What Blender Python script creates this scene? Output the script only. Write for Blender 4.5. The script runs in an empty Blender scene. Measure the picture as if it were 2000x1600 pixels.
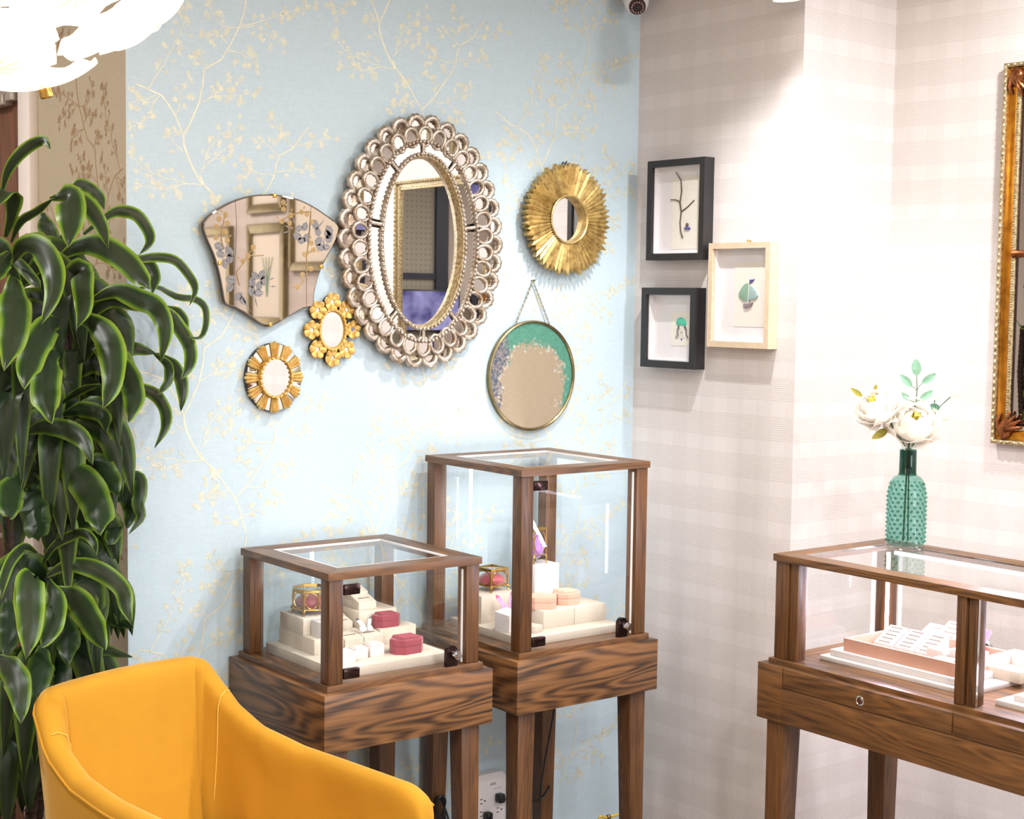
import bpy, bmesh, math, random
from mathutils import Vector, Matrix
PI = math.pi; sin = math.sin; cos = math.cos
SC = bpy.context.scene
COL = SC.collection
RND = random.Random(7)

# ------------------------------------------------------------------ camera
CZ = 1.78
FPX, YAW, PITCH, ROLL = 2969.37, 0.6761, -0.07188, 0.013814
_f = Vector((sin(YAW)*cos(PITCH), cos(YAW)*cos(PITCH), sin(PITCH)))
_r0 = Vector((cos(YAW), -sin(YAW), 0)); _u0 = _r0.cross(_f)
_r = _r0*cos(ROLL) + _u0*sin(ROLL); _u = -_r0*sin(ROLL) + _u0*cos(ROLL)
CAMP = Vector((0, 0, CZ))
cam = bpy.data.cameras.new('camera'); cam.sensor_width = 36.0; cam.sensor_fit = 'HORIZONTAL'
cam.lens = FPX/2000*36.0; cam.clip_start = 0.02
camo = bpy.data.objects.new('camera', cam); COL.objects.link(camo)
m = Matrix.Identity(4)
for i in range(3):
    m[i][0] = _r[i]; m[i][1] = _u[i]; m[i][2] = -_f[i]; m[i][3] = CAMP[i]
camo.matrix_world = m
SC.camera = camo
# ------------------------------------------------------------------ view / world
SC.view_settings.view_transform = 'Standard'; SC.view_settings.look = 'None'
SC.view_settings.gamma = 1.0; SC.view_settings.use_curve_mapping = False
SC.view_settings.exposure = 0.10
W = bpy.data.worlds.new('world'); SC.world = W; W.use_nodes = True
W.node_tree.nodes['Background'].inputs[0].default_value = (0.9, 0.95, 1.0, 1)
W.node_tree.nodes['Background'].inputs[1].default_value = 0.5
SC.cycles.max_bounces = 10; SC.cycles.transparent_max_bounces = 24
SC.cycles.diffuse_bounces = 4; SC.cycles.glossy_bounces = 6; SC.cycles.transmission_bounces = 8
SC.cycles.sample_clamp_indirect = 4.0; SC.cycles.sample_clamp_direct = 0.0
SC.cycles.caustics_reflective = False; SC.cycles.caustics_refractive = False
SC.cycles.use_denoising = True

def light(kind, name, loc, power, color=(1, 1, 1), target=None, **kw):
    L = bpy.data.lights.new(name, kind); L.energy = power; L.color = color
    for k, v in kw.items(): setattr(L, k, v)
    o = bpy.data.objects.new(name, L); COL.objects.link(o); o.location = loc
    if target is not None:
        d = Vector(target) - Vector(loc)
        o.rotation_euler = d.to_track_quat('-Z', 'Y').to_euler()
    return o
WARM = (1.0, 0.86, 0.70); NEUT = (1.0, 0.985, 0.975); COOL = (0.90, 0.93, 1.0)
# added fill lamp, set at an invented window behind the camera
light('AREA', 'added_fill_lamp', (3.0, -3.2, 1.6), 72, (0.94, 0.97, 1.0), (2.6, 3.0, 1.2), shape='RECTANGLE', size=2.0, size_y=1.9)
# recessed ceiling downlights (fixtures built below); the west ones are added to brighten a mirror reflection
DOWN = [(3.15, 3.00, 0), (2.25, 2.45, 9), (3.60, 2.05, 30), (2.05, 1.2, 32), (0.75, 1.1, 24), (3.3, 0.1, 28), (1.75, -0.6, 34), (0.1, -1.2, 34), (3.3, -1.7, 20), (-1.2, 0.8, 24), (0.6, 4.3, 24), (-1.3, 2.9, 26)]
CEIL = 2.97
FZ = -0.12
for i, (x, y, p) in enumerate(DOWN):
    if p: light('AREA', 'downlight_lamp', (x, y, CEIL-0.03), p, NEUT, (x, y, 0), shape='DISK', size=0.10, spread=math.radians(180))
light('SPOT', 'downlight_lamp', (3.15, 3.00, CEIL-0.03), 88, (0.985, 0.99, 1.0), (3.10, 3.16, 0), spot_size=math.radians(108), spot_blend=0.6, shadow_soft_size=0.022)
# adjustable spotlight washing the column corner
light('SPOT', 'corner_spotlight_lamp', (3.58, 3.155, 2.695), 6, (1.0, 0.98, 0.97), (3.66, 3.165, 1.5), spot_size=math.radians(66), spot_blend=1.0, shadow_soft_size=0.03)

# ------------------------------------------------------------------ pixel -> plane helpers (photo frame 2000x1600)
def ray(px, py): return _f + _r*((px-1000)/FPX) - _u*((py-800)/FPX)
def on(px, py, ax, val):
    d = ray(px, py); return CAMP + d*((val-CAMP[ax])/d[ax])
def atd(px, py, depth): return CAMP + ray(px, py)*depth
YB, XP, YC = 3.9112, 3.6844, 3.1722
XL = 1.7823

# ------------------------------------------------------------------ materials
def mat(name):
    m = bpy.data.materials.new(name); m.use_nodes = True
    return m, m.node_tree.nodes, m.node_tree.links, m.node_tree.nodes['Principled BSDF']
def lin(c):
    return tuple(((v/255)/12.92 if v/255 <= 0.04045 else (((v/255)+0.055)/1.055)**2.4) for v in c)
def simple(name, rgb, rough=0.5, metal=0.0, bump=0.0, bscale=200, var=0.0, vscale=20, spec=0.5, sheen=0, emis=None, estr=0, coat=0):
    m, N, L, B = mat(name)
    c = lin(rgb)
    B.inputs['Base Color'].default_value = (*c, 1); B.inputs['Roughness'].default_value = rough
    B.inputs['Metallic'].default_value = metal; B.inputs['Specular IOR Level'].default_value = spec
    B.inputs['Sheen Weight'].default_value = sheen; B.inputs['Coat Weight'].default_value = coat
    if emis:
        B.inputs['Emission Color'].default_value = (*lin(emis), 1); B.inputs['Emission Strength'].default_value = estr
    tc = N.new('ShaderNodeTexCoord')
    if var:
        n = N.new('ShaderNodeTexNoise'); n.inputs['Scale'].default_value = vscale; n.inputs['Detail'].default_value = 4
        L.new(tc.outputs['Object'], n.inputs['Vector'])
        r = N.new('ShaderNodeValToRGB'); r.color_ramp.elements[0].position = 0.3; r.color_ramp.elements[1].position = 0.7
        r.color_ramp.elements[0].color = (*[v*(1-var) for v in c], 1); r.color_ramp.elements[1].color = (*[min(1, v*(1+var)) for v in c], 1)
        L.new(n.outputs['Fac'], r.inputs['Fac']); L.new(r.outputs['Color'], B.inputs['Base Color'])
    if bump:
        n2 = N.new('ShaderNodeTexNoise'); n2.inputs['Scale'].default_value = bscale; n2.inputs['Detail'].default_value = 3
        L.new(tc.outputs['Object'], n2.inputs['Vector'])
        b = N.new('ShaderNodeBump'); b.inputs['Strength'].default_value = bump; b.inputs['Distance'].default_value = 0.002
        L.new(n2.outputs['Fac'], b.inputs['Height']); L.new(b.outputs['Normal'], B.inputs['Normal'])
    return m
def mth(N, L, op, a, b=None, c=None):
    n = N.new('ShaderNodeMath'); n.operation = op
    for i, v in enumerate((a, b, c)):
        if v is None: continue
        if isinstance(v, (int, float)): n.inputs[i].default_value = v
        else: L.new(v, n.inputs[i])
    return n.outputs[0]
def mixc(N, L, fac, a, b):
    n = N.new('ShaderNodeMix'); n.data_type = 'RGBA'
    for k, v in ((0, fac), (6, a), (7, b)):
        if isinstance(v, (int, float)): n.inputs[k].default_value = v
        elif isinstance(v, tuple): n.inputs[k].default_value = (*v[:3], 1)
        else: L.new(v, n.inputs[k])
    return n.outputs[2]

def oak(name, scale, dark=(52, 32, 17), light_=(126, 85, 45), seed=0.0, ringw=0.34, freq=95.0):
    m, N, L, B = mat(name)
    tc = N.new('ShaderNodeTexCoord'); mp = N.new('ShaderNodeMapping')
    mp.inputs['Scale'].default_value = scale; mp.inputs['Location'].default_value = (seed, seed*1.7, seed*0.6)
    L.new(tc.outputs['Object'], mp.inputs['Vector'])
    n1 = N.new('ShaderNodeTexNoise'); n1.inputs['Scale'].default_value = 1.0; n1.inputs['Detail'].default_value = 2.0; n1.inputs['Roughness'].default_value = 0.45
    n1.inputs['Distortion'].default_value = 0.25
    L.new(mp.outputs['Vector'], n1.inputs['Vector'])
    s = mth(N, L, 'SINE', mth(N, L, 'MULTIPLY', n1.outputs['Fac'], freq))
    s = mth(N, L, 'MULTIPLY_ADD', s, 0.5, 0.5)
    s = mth(N, L, 'POWER', s, 1.3)
    mp2 = N.new('ShaderNodeMapping'); mp2.inputs['Scale'].default_value = tuple(v*15 if v > 4 else v*5 for v in scale)
    L.new(tc.outputs['Object'], mp2.inputs['Vector'])
    n2 = N.new('ShaderNodeTexNoise'); n2.inputs['Scale'].default_value = 1.0; n2.inputs['Detail'].default_value = 3
    L.new(mp2.outputs['Vector'], n2.inputs['Vector'])
    n3 = N.new('ShaderNodeTexNoise'); n3.inputs['Scale'].default_value = 0.6; n3.inputs['Detail'].default_value = 1
    L.new(mp.outputs['Vector'], n3.inputs['Vector'])
    f = mth(N, L, 'ADD', mth(N, L, 'MULTIPLY_ADD', s, ringw, 0.28-ringw*0.5), mth(N, L, 'MULTIPLY', n2.outputs['Fac'], 0.85))
    f = mth(N, L, 'ADD', f, mth(N, L, 'MULTIPLY_ADD', n3.outputs['Fac'], 0.5, -0.42))
    r = N.new('ShaderNodeValToRGB'); e = r.color_ramp.elements
    e[0].position = 0.18; e[0].color = (*lin(dark), 1); e[1].position = 0.85; e[1].color = (*lin(light_), 1)
    k = e.new(0.45); k.color = (*[0.5*(a+b) for a, b in zip(lin(dark), lin(light_))], 1)
    L.new(f, r.inputs['Fac']); L.new(r.outputs['Color'], B.inputs['Base Color'])
    B.inputs['Roughness'].default_value = 0.42; B.inputs['Coat Weight'].default_value = 0.15; B.inputs['Coat Roughness'].default_value = 0.25
    b = N.new('ShaderNodeBump'); b.inputs['Strength'].default_value = 0.25; b.inputs['Distance'].default_value = 0.001
    L.new(f, b.inputs['Height']); L.new(b.outputs['Normal'], B.inputs['Normal'])
    return m
OAK_X = oak('oak_grain_x', (1.3, 9, 9), ringw=.22); OAK_Y = oak('oak_grain_y', (9, 1.3, 9), seed=3.1, ringw=.28)
OAK_H = oak('oak_grain_horizontal', (1.0, 1.0, 7.5), (57, 36, 20), (140, 97, 57), seed=5.3, ringw=0.44, freq=120.0); OAK_V = oak('oak_grain_upright', (16, 16, 1.1), (48, 28, 15), (116, 76, 40), seed=1.7, ringw=0.20)

def wallpaper(name, rgb):
    m, N, L, B = mat(name); c = lin(rgb)
    tc = N.new('ShaderNodeTexCoord')
    outs = []
    for sc in ((40, 40, 700), (700, 700, 40)):
        mp = N.new('ShaderNodeMapping'); mp.inputs['Scale'].default_value = sc; L.new(tc.outputs['Object'], mp.inputs['Vector'])
        n = N.new('ShaderNodeTexNoise'); n.inputs['Scale'].default_value = 1; n.inputs['Detail'].default_value = 2; L.new(mp.outputs['Vector'], n.inputs['Vector'])
        outs.append(n.outputs['Fac'])
    f = mth(N, L, 'MULTIPLY', mth(N, L, 'ADD', outs[0], outs[1]), 0.5)
    r = N.new('ShaderNodeValToRGB'); e = r.color_ramp.elements
    e[0].position = 0.3; e[0].color = (*[v*0.90 for v in c], 1); e[1].position = 0.7; e[1].color = (*[min(1, v*1.08) for v in c], 1)
    L.new(f, r.inputs['Fac']); L.new(r.outputs['Color'], B.inputs['Base Color'])
    B.inputs['Roughness'].default_value = 0.55; B.inputs['Specular IOR Level'].default_value = 0.35
    return m
PAPER_BLUE = wallpaper('pale_blue_wallpaper', (186, 204, 213))
PAPER_WARM_SHADE = wallpaper('warm_shaded_blue_wallpaper', (176, 163, 140))  # same blue paper, with warm light and shade painted into its colour
def ink(name, rgb, metal, rough):
    m = simple(name, rgb, rough, metal, var=0.10, vscale=60); return m
INK_GOLD = ink('gold_print', (216, 214, 192), 0.10, 0.45)
INK_WARM_SHADE = ink('warm_shaded_print', (164, 134, 100), 0.1, 0.5)  # same print, toned to the warm shade of the left wall

def plaid():
    m, N, L, B = mat('plaid_grasscloth')
    tc = N.new('ShaderNodeTexCoord'); sp = N.new('ShaderNodeSeparateXYZ'); L.new(tc.outputs['Object'], sp.inputs[0])
    nz = N.new('ShaderNodeTexNoise'); nz.inputs['Scale'].default_value = 3.0; nz.inputs['Detail'].default_value = 2; L.new(tc.outputs['Object'], nz.inputs['Vector'])
    wob = mth(N, L, 'MULTIPLY_ADD', nz.outputs['Fac'], 0.012, -0.006)
    u = mth(N, L, 'SUBTRACT', sp.outputs[0], sp.outputs[1]); v = mth(N, L, 'ADD', sp.outputs[2], wob)
    def lines(t, per, sharp):
        s = mth(N, L, 'SINE', mth(N, L, 'MULTIPLY', t, 2*PI/per))
        return mth(N, L, 'POWER', mth(N, L, 'MULTIPLY_ADD', s, 0.5, 0.5), sharp)
    def band(t, per, duty, off):
        fr = mth(N, L, 'FRACT', mth(N, L, 'MULTIPLY_ADD', t, 1/per, off))
        return mth(N, L, 'LESS_THAN', fr, duty)
    lh = lines(v, 0.0068, 1.4); lv = lines(u, 0.0075, 1.4)
    bh = band(v, 0.128, 0.63, 0.55); bv = band(u, 0.125, 0.56, 0.2); bv2 = band(u, 0.305, 0.5, 0.1)
    grain = N.new('ShaderNodeTexNoise'); grain.inputs['Scale'].default_value = 160; grain.inputs['Detail'].default_value = 2; L.new(tc.outputs['Object'], grain.inputs['Vector'])
    a = mth(N, L, 'MULTIPLY', lh, mth(N, L, 'MULTIPLY_ADD', bh, 0.55, 0.06))
    b = mth(N, L, 'MULTIPLY', lv, mth(N, L, 'ADD', mth(N, L, 'MULTIPLY', bv, 0.34), mth(N, L, 'MULTIPLY', bv2, 0.10)))
    t = mth(N, L, 'ADD', mth(N, L, 'MAXIMUM', a, b), mth(N, L, 'MULTIPLY_ADD', grain.outputs['Fac'], 0.30, -0.15))
    sl = mth(N, L, 'MULTIPLY', mth(N, L, 'SUBTRACT', 1.0, bh), band(v, 0.128, 0.02, 0.37)); t = mth(N, L, 'ADD', t, mth(N, L, 'MULTIPLY', sl, 0.25))
    t = mth(N, L, 'MINIMUM', mth(N, L, 'MAXIMUM', t, 0.0), 1.0)
    cc = mixc(N, L, t, lin((224, 217, 215)), lin((194, 184, 180)))
    L.new(cc, B.inputs['Base Color']); B.inputs['Roughness'].default_value = 0.7; B.inputs['Specular IOR Level'].default_value = 0.25
    bp = N.new('ShaderNodeBump'); bp.inputs['Strength'].default_value = 0.2; bp.inputs['Distance'].default_value = 0.001; bp.invert = True
    L.new(t, bp.inputs['Height']); L.new(bp.outputs['Normal'], B.inputs['Normal'])
    return m
PLAID = plaid()

def glass(name, tint=(0.985, 0.99, 0.99), refl=1.0, ior=1.45, rough=0.0):
    m, N, L, B = mat(name); N.remove(B)
    out = N['Material Output']
    t = N.new('ShaderNodeBsdfTransparent'); t.inputs[0].default_value = (*tint, 1)
    g = N.new('ShaderNodeBsdfGlossy'); g.inputs['Roughness'].default_value = rough; g.inputs[0].default_value = (1, 1, 1, 1)
    fr = N.new('ShaderNodeFresnel'); fr.inputs[0].default_value = ior
    gm = N.new('ShaderNodeNewGeometry'); fac = mth(N, L, 'MULTIPLY', mth(N, L, 'MULTIPLY', fr.outputs[0], refl), mth(N, L, 'SUBTRACT', 1.0, gm.outputs['Backfacing']))
    x = N.new('ShaderNodeMixShader'); L.new(fac, x.inputs[0]); L.new(t.outputs[0], x.inputs[1]); L.new(g.outputs[0], x.inputs[2])
    L.new(x.outputs[0], out.inputs[0])
    return m
GLASS = glass('clear_glass'); GLASS_FRAME = glass('picture_glass', (0.99, 0.99, 0.99), 0.9)
TEAL = glass('teal_glass', lin((192, 228, 222)), 1.0, 1.4); TEAL_DK = glass('dark_teal_glass', lin((116, 182, 172)), 1.0, 1.5)
CRYSTAL = glass('thick_clear_glass', (0.9, 0.95, 0.94), 1.2, 1.55)
def mirror(name, col, rough=0.0):
    m, N, L, B = mat(name); B.inputs['Base Color'].default_value = (*col, 1); B.inputs['Metallic'].default_value = 1; B.inputs['Roughness'].default_value = rough
    n = N.new('ShaderNodeTexNoise'); n.inputs['Scale'].default_value = 8; tc = N.new('ShaderNodeTexCoord'); L.new(tc.outputs['Object'], n.inputs['Vector'])
    L.new(mth(N, L, 'MULTIPLY_ADD', n.outputs['Fac'], 0.02, rough), B.inputs['Roughness'])
    return m
MIRROR = mirror('silvered_mirror', (0.86, 0.85, 0.84)); MIRROR_TINT = mirror('smoky_rose_mirror', (0.50, 0.43, 0.37), 0.012); MIRROR_INLAY = mirror('inlay_mirror', (0.78, 0.74, 0.72))
def leafmetal(name, hi, lo, rough=0.32, sc=55, metal=0.9, pos=(0.35, 0.6)):
    m, N, L, B = mat(name)
    tc = N.new('ShaderNodeTexCoord'); n = N.new('ShaderNodeTexNoise'); n.inputs['Scale'].default_value = sc; n.inputs['Detail'].default_value = 6; n.inputs['Roughness'].default_value = 0.65
    L.new(tc.outputs['Object'], n.inputs['Vector'])
    r = N.new('ShaderNodeValToRGB'); e = r.color_ramp.elements
    e[0].position = pos[0]; e[0].color = (*lin(lo), 1); e[1].position = pos[1]; e[1].color = (*lin(hi), 1)
    L.new(n.outputs['Fac'], r.inputs['Fac']); L.new(r.outputs['Color'], B.inputs['Base Color'])
    B.inputs['Metallic'].default_value = metal; B.inputs['Roughness'].default_value = rough
    b = N.new('ShaderNodeBump'); b.inputs['Strength'].default_value = 0.25; b.inputs['Distance'].default_value = 0.002
    L.new(n.outputs['Fac'], b.inputs['Height']); L.new(b.outputs['Normal'], B.inputs['Normal'])
    return m
SILVERLEAF = leafmetal('silver_leaf', (206, 197, 184), (146, 122, 98), 0.36, 45, 0.7)
GOLDLEAF = leafmetal('antique_gold', (210, 184, 122), (154, 126, 74), 0.40, 40, 0.6)
GILT = leafmetal('bright_gilt', (224, 186, 106), (188, 142, 68), 0.36, 40, 0.45)
RAYGOLD = leafmetal('pale_ray_gilt', (238, 208, 138), (210, 168, 92), 0.36, 40, 0.3)
BRONZEGOLD = leafmetal('bronze_gilt', (206, 138, 44), (164, 100, 26), 0.24, 30, 0.9)
PALEGILT = leafmetal('pale_gilt', (206, 190, 152), (136, 110, 70), 0.36, 120, 0.7)
COPPERORN = leafmetal('copper_ornament', (150, 92, 54), (86, 44, 22), 0.3, 60, 0.8)
BRASS = simple('brass', (196, 158, 84), 0.25, 1.0); CHROME = simple('chrome', (205, 200, 198), 0.12, 1.0); DARKBRONZE = simple('dark_bronze', (60, 44, 42), 0.18, 0.9)
OLDBRASS = simple('old_brass', (132, 118, 84), 0.35, 0.9, var=0.2, vscale=30)
BLACK = simple('black_plastic', (22, 22, 24), 0.35); BLACKWOOD = simple('black_frame_paint', (38, 36, 37), 0.42, bump=0.1, bscale=300, var=0.15)
def ash():
    m, N, L, B = mat('pale_ash')
    tc = N.new('ShaderNodeTexCoord'); mp = N.new('ShaderNodeMapping'); mp.inputs['Scale'].default_value = (60, 60, 8); L.new(tc.outputs['Object'], mp.inputs['Vector'])
    n = N.new('ShaderNodeTexNoise'); n.inputs['Scale'].default_value = 1; n.inputs['Detail'].default_value = 3; L.new(mp.outputs['Vector'], n.inputs['Vector'])
    L.new(mixc(N, L, n.outputs['Fac'], lin((226, 206, 180)), lin((200, 174, 144))), B.inputs['Base Color']); B.inputs['Roughness'].default_value = 0.5
    return m
ASH = ash()
MAT_WHITE = simple('white_mount_board', (236, 232, 234), 0.8, var=0.02); CARD = simple('cream_card', (240, 234, 224), 0.8, var=0.03, vscale=80)
WHITE = simple('white_plastic', (232, 228, 228), 0.35); WHITEPAINT = simple('white_paint', (226, 216, 208), 0.5, var=0.02); CEILM = simple('ceiling_paint', (226, 220, 212), 0.8, var=0.02, vscale=4)
def linen(name, a, b):
    m, N, L, B = mat(name); tc = N.new('ShaderNodeTexCoord'); sp = N.new('ShaderNodeSeparateXYZ'); L.new(tc.outputs['Object'], sp.inputs[0])
    n = N.new('ShaderNodeTexNoise'); n.inputs['Scale'].default_value = 260; n.inputs['Detail'].default_value = 2; L.new(tc.outputs['Object'], n.inputs['Vector'])
    s = mth(N, L, 'ADD', mth(N, L, 'SINE', mth(N, L, 'MULTIPLY', mth(N, L, 'ADD', sp.outputs[0], sp.outputs[1]), 1800)), mth(N, L, 'SINE', mth(N, L, 'MULTIPLY', sp.outputs[2], 1800)))
    t = mth(N, L, 'MULTIPLY_ADD', s, 0.12, n.outputs['Fac'])
    L.new(mixc(N, L, t, lin(a), lin(b)), B.inputs['Base Color']); B.inputs['Roughness'].default_value = 0.85; B.inputs['Specular IOR Level'].default_value = 0.2
    return m
LINEN = linen('natural_linen', (216, 206, 192), (182, 168, 150)); LEATHERETTE = linen('white_leatherette', (222, 216, 213), (200, 191, 187))
def velvet(name, rgb, edge, shw=0.6, var=0.12):
    m, N, L, B = mat(name); c = lin(rgb)
    tc = N.new('ShaderNodeTexCoord'); n = N.new('ShaderNodeTexNoise'); n.inputs['Scale'].default_value = 6; n.inputs['Detail'].default_value = 5; n.inputs['Distortion'].default_value = 0.6; L.new(tc.outputs['Object'], n.inputs['Vector'])
    lw = N.new('ShaderNodeLayerWeight'); lw.inputs[0].default_value = 0.35
    base = mixc(N, L, n.outputs['Fac'], tuple(v*(1-var) for v in c), tuple(min(1, v*(1+var)) for v in c))
    L.new(base, B.inputs['Base Color'])
    B.inputs['Roughness'].default_value = 0.8; B.inputs['Specular IOR Level'].default_value = 0.15
    B.inputs['Sheen Weight'].default_value = shw; B.inputs['Sheen Roughness'].default_value = 0.35; B.inputs['Sheen Tint'].default_value = (*lin(edge), 1)
    n2 = N.new('ShaderNodeTexNoise'); n2.inputs['Scale'].default_value = 700; L.new(tc.outputs['Object'], n2.inputs['Vector'])
    b = N.new('ShaderNodeBump'); b.inputs['Strength'].default_value = 0.12; b.inputs['Distance'].default_value = 0.001; L.new(n2.outputs['Fac'], b.inputs['Height']); L.new(b.outputs['Normal'], B.inputs['Normal'])
    return m
YELLOW = velvet('mustard_velvet', (188, 136, 38), (255, 232, 176), 0.7)
ROSE = velvet('rose_velvet', (140, 64, 74), (255, 205, 215), 0.9); PEACH = velvet('peach_velvet', (208, 160, 140), (255, 225, 205), 0.6); MAGENTA = velvet('pink_velvet', (206, 100, 140), (255, 190, 220), 0.7)
SILKROSE = simple('rose_silk', (150, 58, 68), 0.4, var=0.25, vscale=40, sheen=0.5); SILKLILAC = simple('lilac_silk', (150, 100, 180), 0.4, var=0.25, vscale=40, sheen=0.5)
PETAL = simple('ivory_petal', (255, 250, 242), 0.6, var=0.015, vscale=30)
def translucent(m_, col, f):
    N, L = m_.node_tree.nodes, m_.node_tree.links; t_ = N.new('ShaderNodeBsdfTranslucent'); t_.inputs[0].default_value = (*col, 1); x = N.new('ShaderNodeMixShader'); x.inputs[0].default_value = f
    L.new(N['Principled BSDF'].outputs[0], x.inputs[1]); L.new(t_.outputs[0], x.inputs[2]); L.new(x.outputs[0], N['Material Output'].inputs[0])
translucent(PETAL, (1.0, .97, .93), .45)
STAMEN = simple('yellow_stamen', (230, 214, 80), 0.6)
SAGE = simple('sage_leaf', (126, 168, 142), 0.6, var=0.15, vscale=60); OLIVELEAF = simple('olive_leaf', (160, 152, 56), 0.6, var=0.15, vscale=60); STEMG = simple('green_stem', (52, 92, 64), 0.5)
NAVY = simple('navy_frame_paint', (40, 44, 58), 0.4); REDPOT = simple('red_glazed_pot', (120, 20, 16), 0.25, var=0.1); SOIL = simple('potting_soil', (40, 30, 22), 0.95, bump=0.6, bscale=80)
WALNUT = oak('walnut_door', (14, 14, 0.9), (70, 40, 26), (120, 76, 52), 8.0); FLOORM = oak('floor_oak', (6, 1.0, 6), (112, 100, 88), (156, 144, 130), 4.0)
YCABLE = simple('yellow_cable_rubber', (206, 176, 60), 0.4)
def emit(name, rgb, strength):
    m, N, L, B = mat(name); B.inputs['Base Color'].default_value = (*lin(rgb), 1); B.inputs['Emission Color'].default_value = (*lin(rgb), 1); B.inputs['Emission Strength'].default_value = strength
    return m
LEDM = emit('led_emitter', (238, 242, 255), 22.0); LEDBAR = emit('cool_led_bar', (232, 230, 255), 13.0); DOWNM = emit('downlight_diffuser', (255, 246, 232), 8.0)

# ------------------------------------------------------------------ mesh builder
ORG = {}
class MB:
    def __init__(s): s.bm = bmesh.new()
    def merge(s, b, mi=0, M=None):
        if M is not None: b.transform(M)
        for f in b.faces: f.material_index = mi
        me = bpy.data.meshes.new('tmp'); b.to_mesh(me); b.free(); s.bm.from_mesh(me); bpy.data.meshes.remove(me)
    def box(s, c, d, bev=0.0, mi=0, M=None, seg=2):
        b = bmesh.new(); bmesh.ops.create_cube(b, size=1.0)
        bmesh.ops.scale(b, vec=Vector(d), verts=b.verts)
        if bev: bmesh.ops.bevel(b, geom=b.edges[:], offset=bev, segments=seg, affect='EDGES', profile=0.5)
        bmesh.ops.translate(b, vec=Vector(c), verts=b.verts); s.merge(b, mi, M); return s
    def bx(s, x0, x1, y0, y1, z0, z1, bev=0.0, mi=0, M=None, seg=2):
        return s.box(((x0+x1)/2, (y0+y1)/2, (z0+z1)/2), (abs(x1-x0), abs(y1-y0), abs(z1-z0)), bev, mi, M, seg)
    def taper(s, a, z0, b_, z1, mi=0, bev=0.0, M=None):
        # a, b_: (x0,x1,y0,y1) at z0 and z1
        b = bmesh.new(); v = []
        for (x0, x1, y0, y1), z in ((a, z0), (b_, z1)):
            v += [b.verts.new((x0, y0, z)), b.verts.new((x1, y0, z)), b.verts.new((x1, y1, z)), b.verts.new((x0, y1, z))]
        for q in ((3, 2, 1, 0), (4, 5, 6, 7), (0, 1, 5, 4), (1, 2, 6, 5), (2, 3, 7, 6), (3, 0, 4, 7)): b.faces.new([v[i] for i in q])
        if bev: bmesh.ops.bevel(b, geom=b.edges[:], offset=bev, segments=2, affect='EDGES', profile=0.5)
        s.merge(b, mi, M); return s
    def prism(s, pts, z0, z1, mi=0, bev=0.0, M=None, seg=2):
        b = bmesh.new(); lo = [b.verts.new((x, y, z0)) for x, y in pts]; hi = [b.verts.new((x, y, z1)) for x, y in pts]; n = len(pts)
        b.faces.new(lo[::-1]); top = b.faces.new(hi)
        for i in range(n): b.faces.new((lo[i], lo[(i+1) % n], hi[(i+1) % n], hi[i]))
        bmesh.ops.recalc_face_normals(b, faces=b.faces)
        if bev: bmesh.ops.bevel(b, geom=list(top.edges), offset=bev, segments=seg, affect='EDGES', profile=0.5)
        s.merge(b, mi, M); return s
    def cyl(s, p0, p1, r0, r1=None, n=20, mi=0, M=None, caps=True):
        r1 = r0 if r1 is None else r1
        p0 = Vector(p0); p1 = Vector(p1); d = p1-p0
        b = bmesh.new(); bmesh.ops.create_cone(b, cap_ends=caps, segments=n, radius1=r0, radius2=r1, depth=d.length)
        b.transform(Matrix.Translation((p0+p1)/2) @ d.to_track_quat('Z', 'Y').to_matrix().to_4x4()); s.merge(b, mi, M); return s
    def sph(s, c, r, mi=0, sc=(1, 1, 1), n=12, M=None):
        b = bmesh.new(); bmesh.ops.create_uvsphere(b, u_segments=n*2, v_segments=n, radius=r)
        b.transform(Matrix.Translation(c) @ Matrix.Diagonal((*sc, 1))); s.merge(b, mi, M); return s
    def lathe(s, prof, n=32, mi=0, M=None, closed=False):
        b = bmesh.new(); rings = []
        for r, z in prof: rings.append([b.verts.new((max(r, 1e-5)*cos(2*PI*i/n), max(r, 1e-5)*sin(2*PI*i/n), z)) for i in range(n)])
        k = len(rings)
        for j in range(k if closed else k-1):
            A, B_ = rings[j], rings[(j+1) % k]
            for i in range(n): b.faces.new((A[i], A[(i+1) % n], B_[(i+1) % n], B_[i]))
        bmesh.ops.remove_doubles(b, verts=b.verts, dist=2e-5)
        s.merge(b, mi, M); return s
    def tube(s, pts, r, n=8, closed=False, mi=0, M=None, caps=True):
        pts = [Vector(p) for p in pts]; k = len(pts); b = bmesh.new(); rings = []
        rr = r if hasattr(r, '__len__') else [r]*k
        nrm = None
        for i, p in enumerate(pts):
            t = (pts[(i+1) % k]-pts[i-1]) if closed else (pts[min(i+1, k-1)]-pts[max(i-1, 0)])
            if t.length < 1e-9: t = Vector((0, 0, 1))
            t.normalize()
            if nrm is None: nrm = t.orthogonal().normalized()
            nrm = (nrm - t*nrm.dot(t))
            if nrm.length < 1e-6: nrm = t.orthogonal()
            nrm.normalize(); bi = t.cross(nrm)
            rings.append([b.verts.new(p + (nrm*cos(2*PI*j/n)+bi*sin(2*PI*j/n))*rr[i]) for j in range(n)])
        for i in range(k if closed else k-1):
            A, B_ = rings[i], rings[(i+1) % k]
            for j in range(n): b.faces.new((A[j], A[(j+1) % n], B_[(j+1) % n], B_[j]))
        if caps and not closed: b.faces.new(rings[0][::-1]); b.faces.new(rings[-1])
        s.merge(b, mi, M); return s
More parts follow.
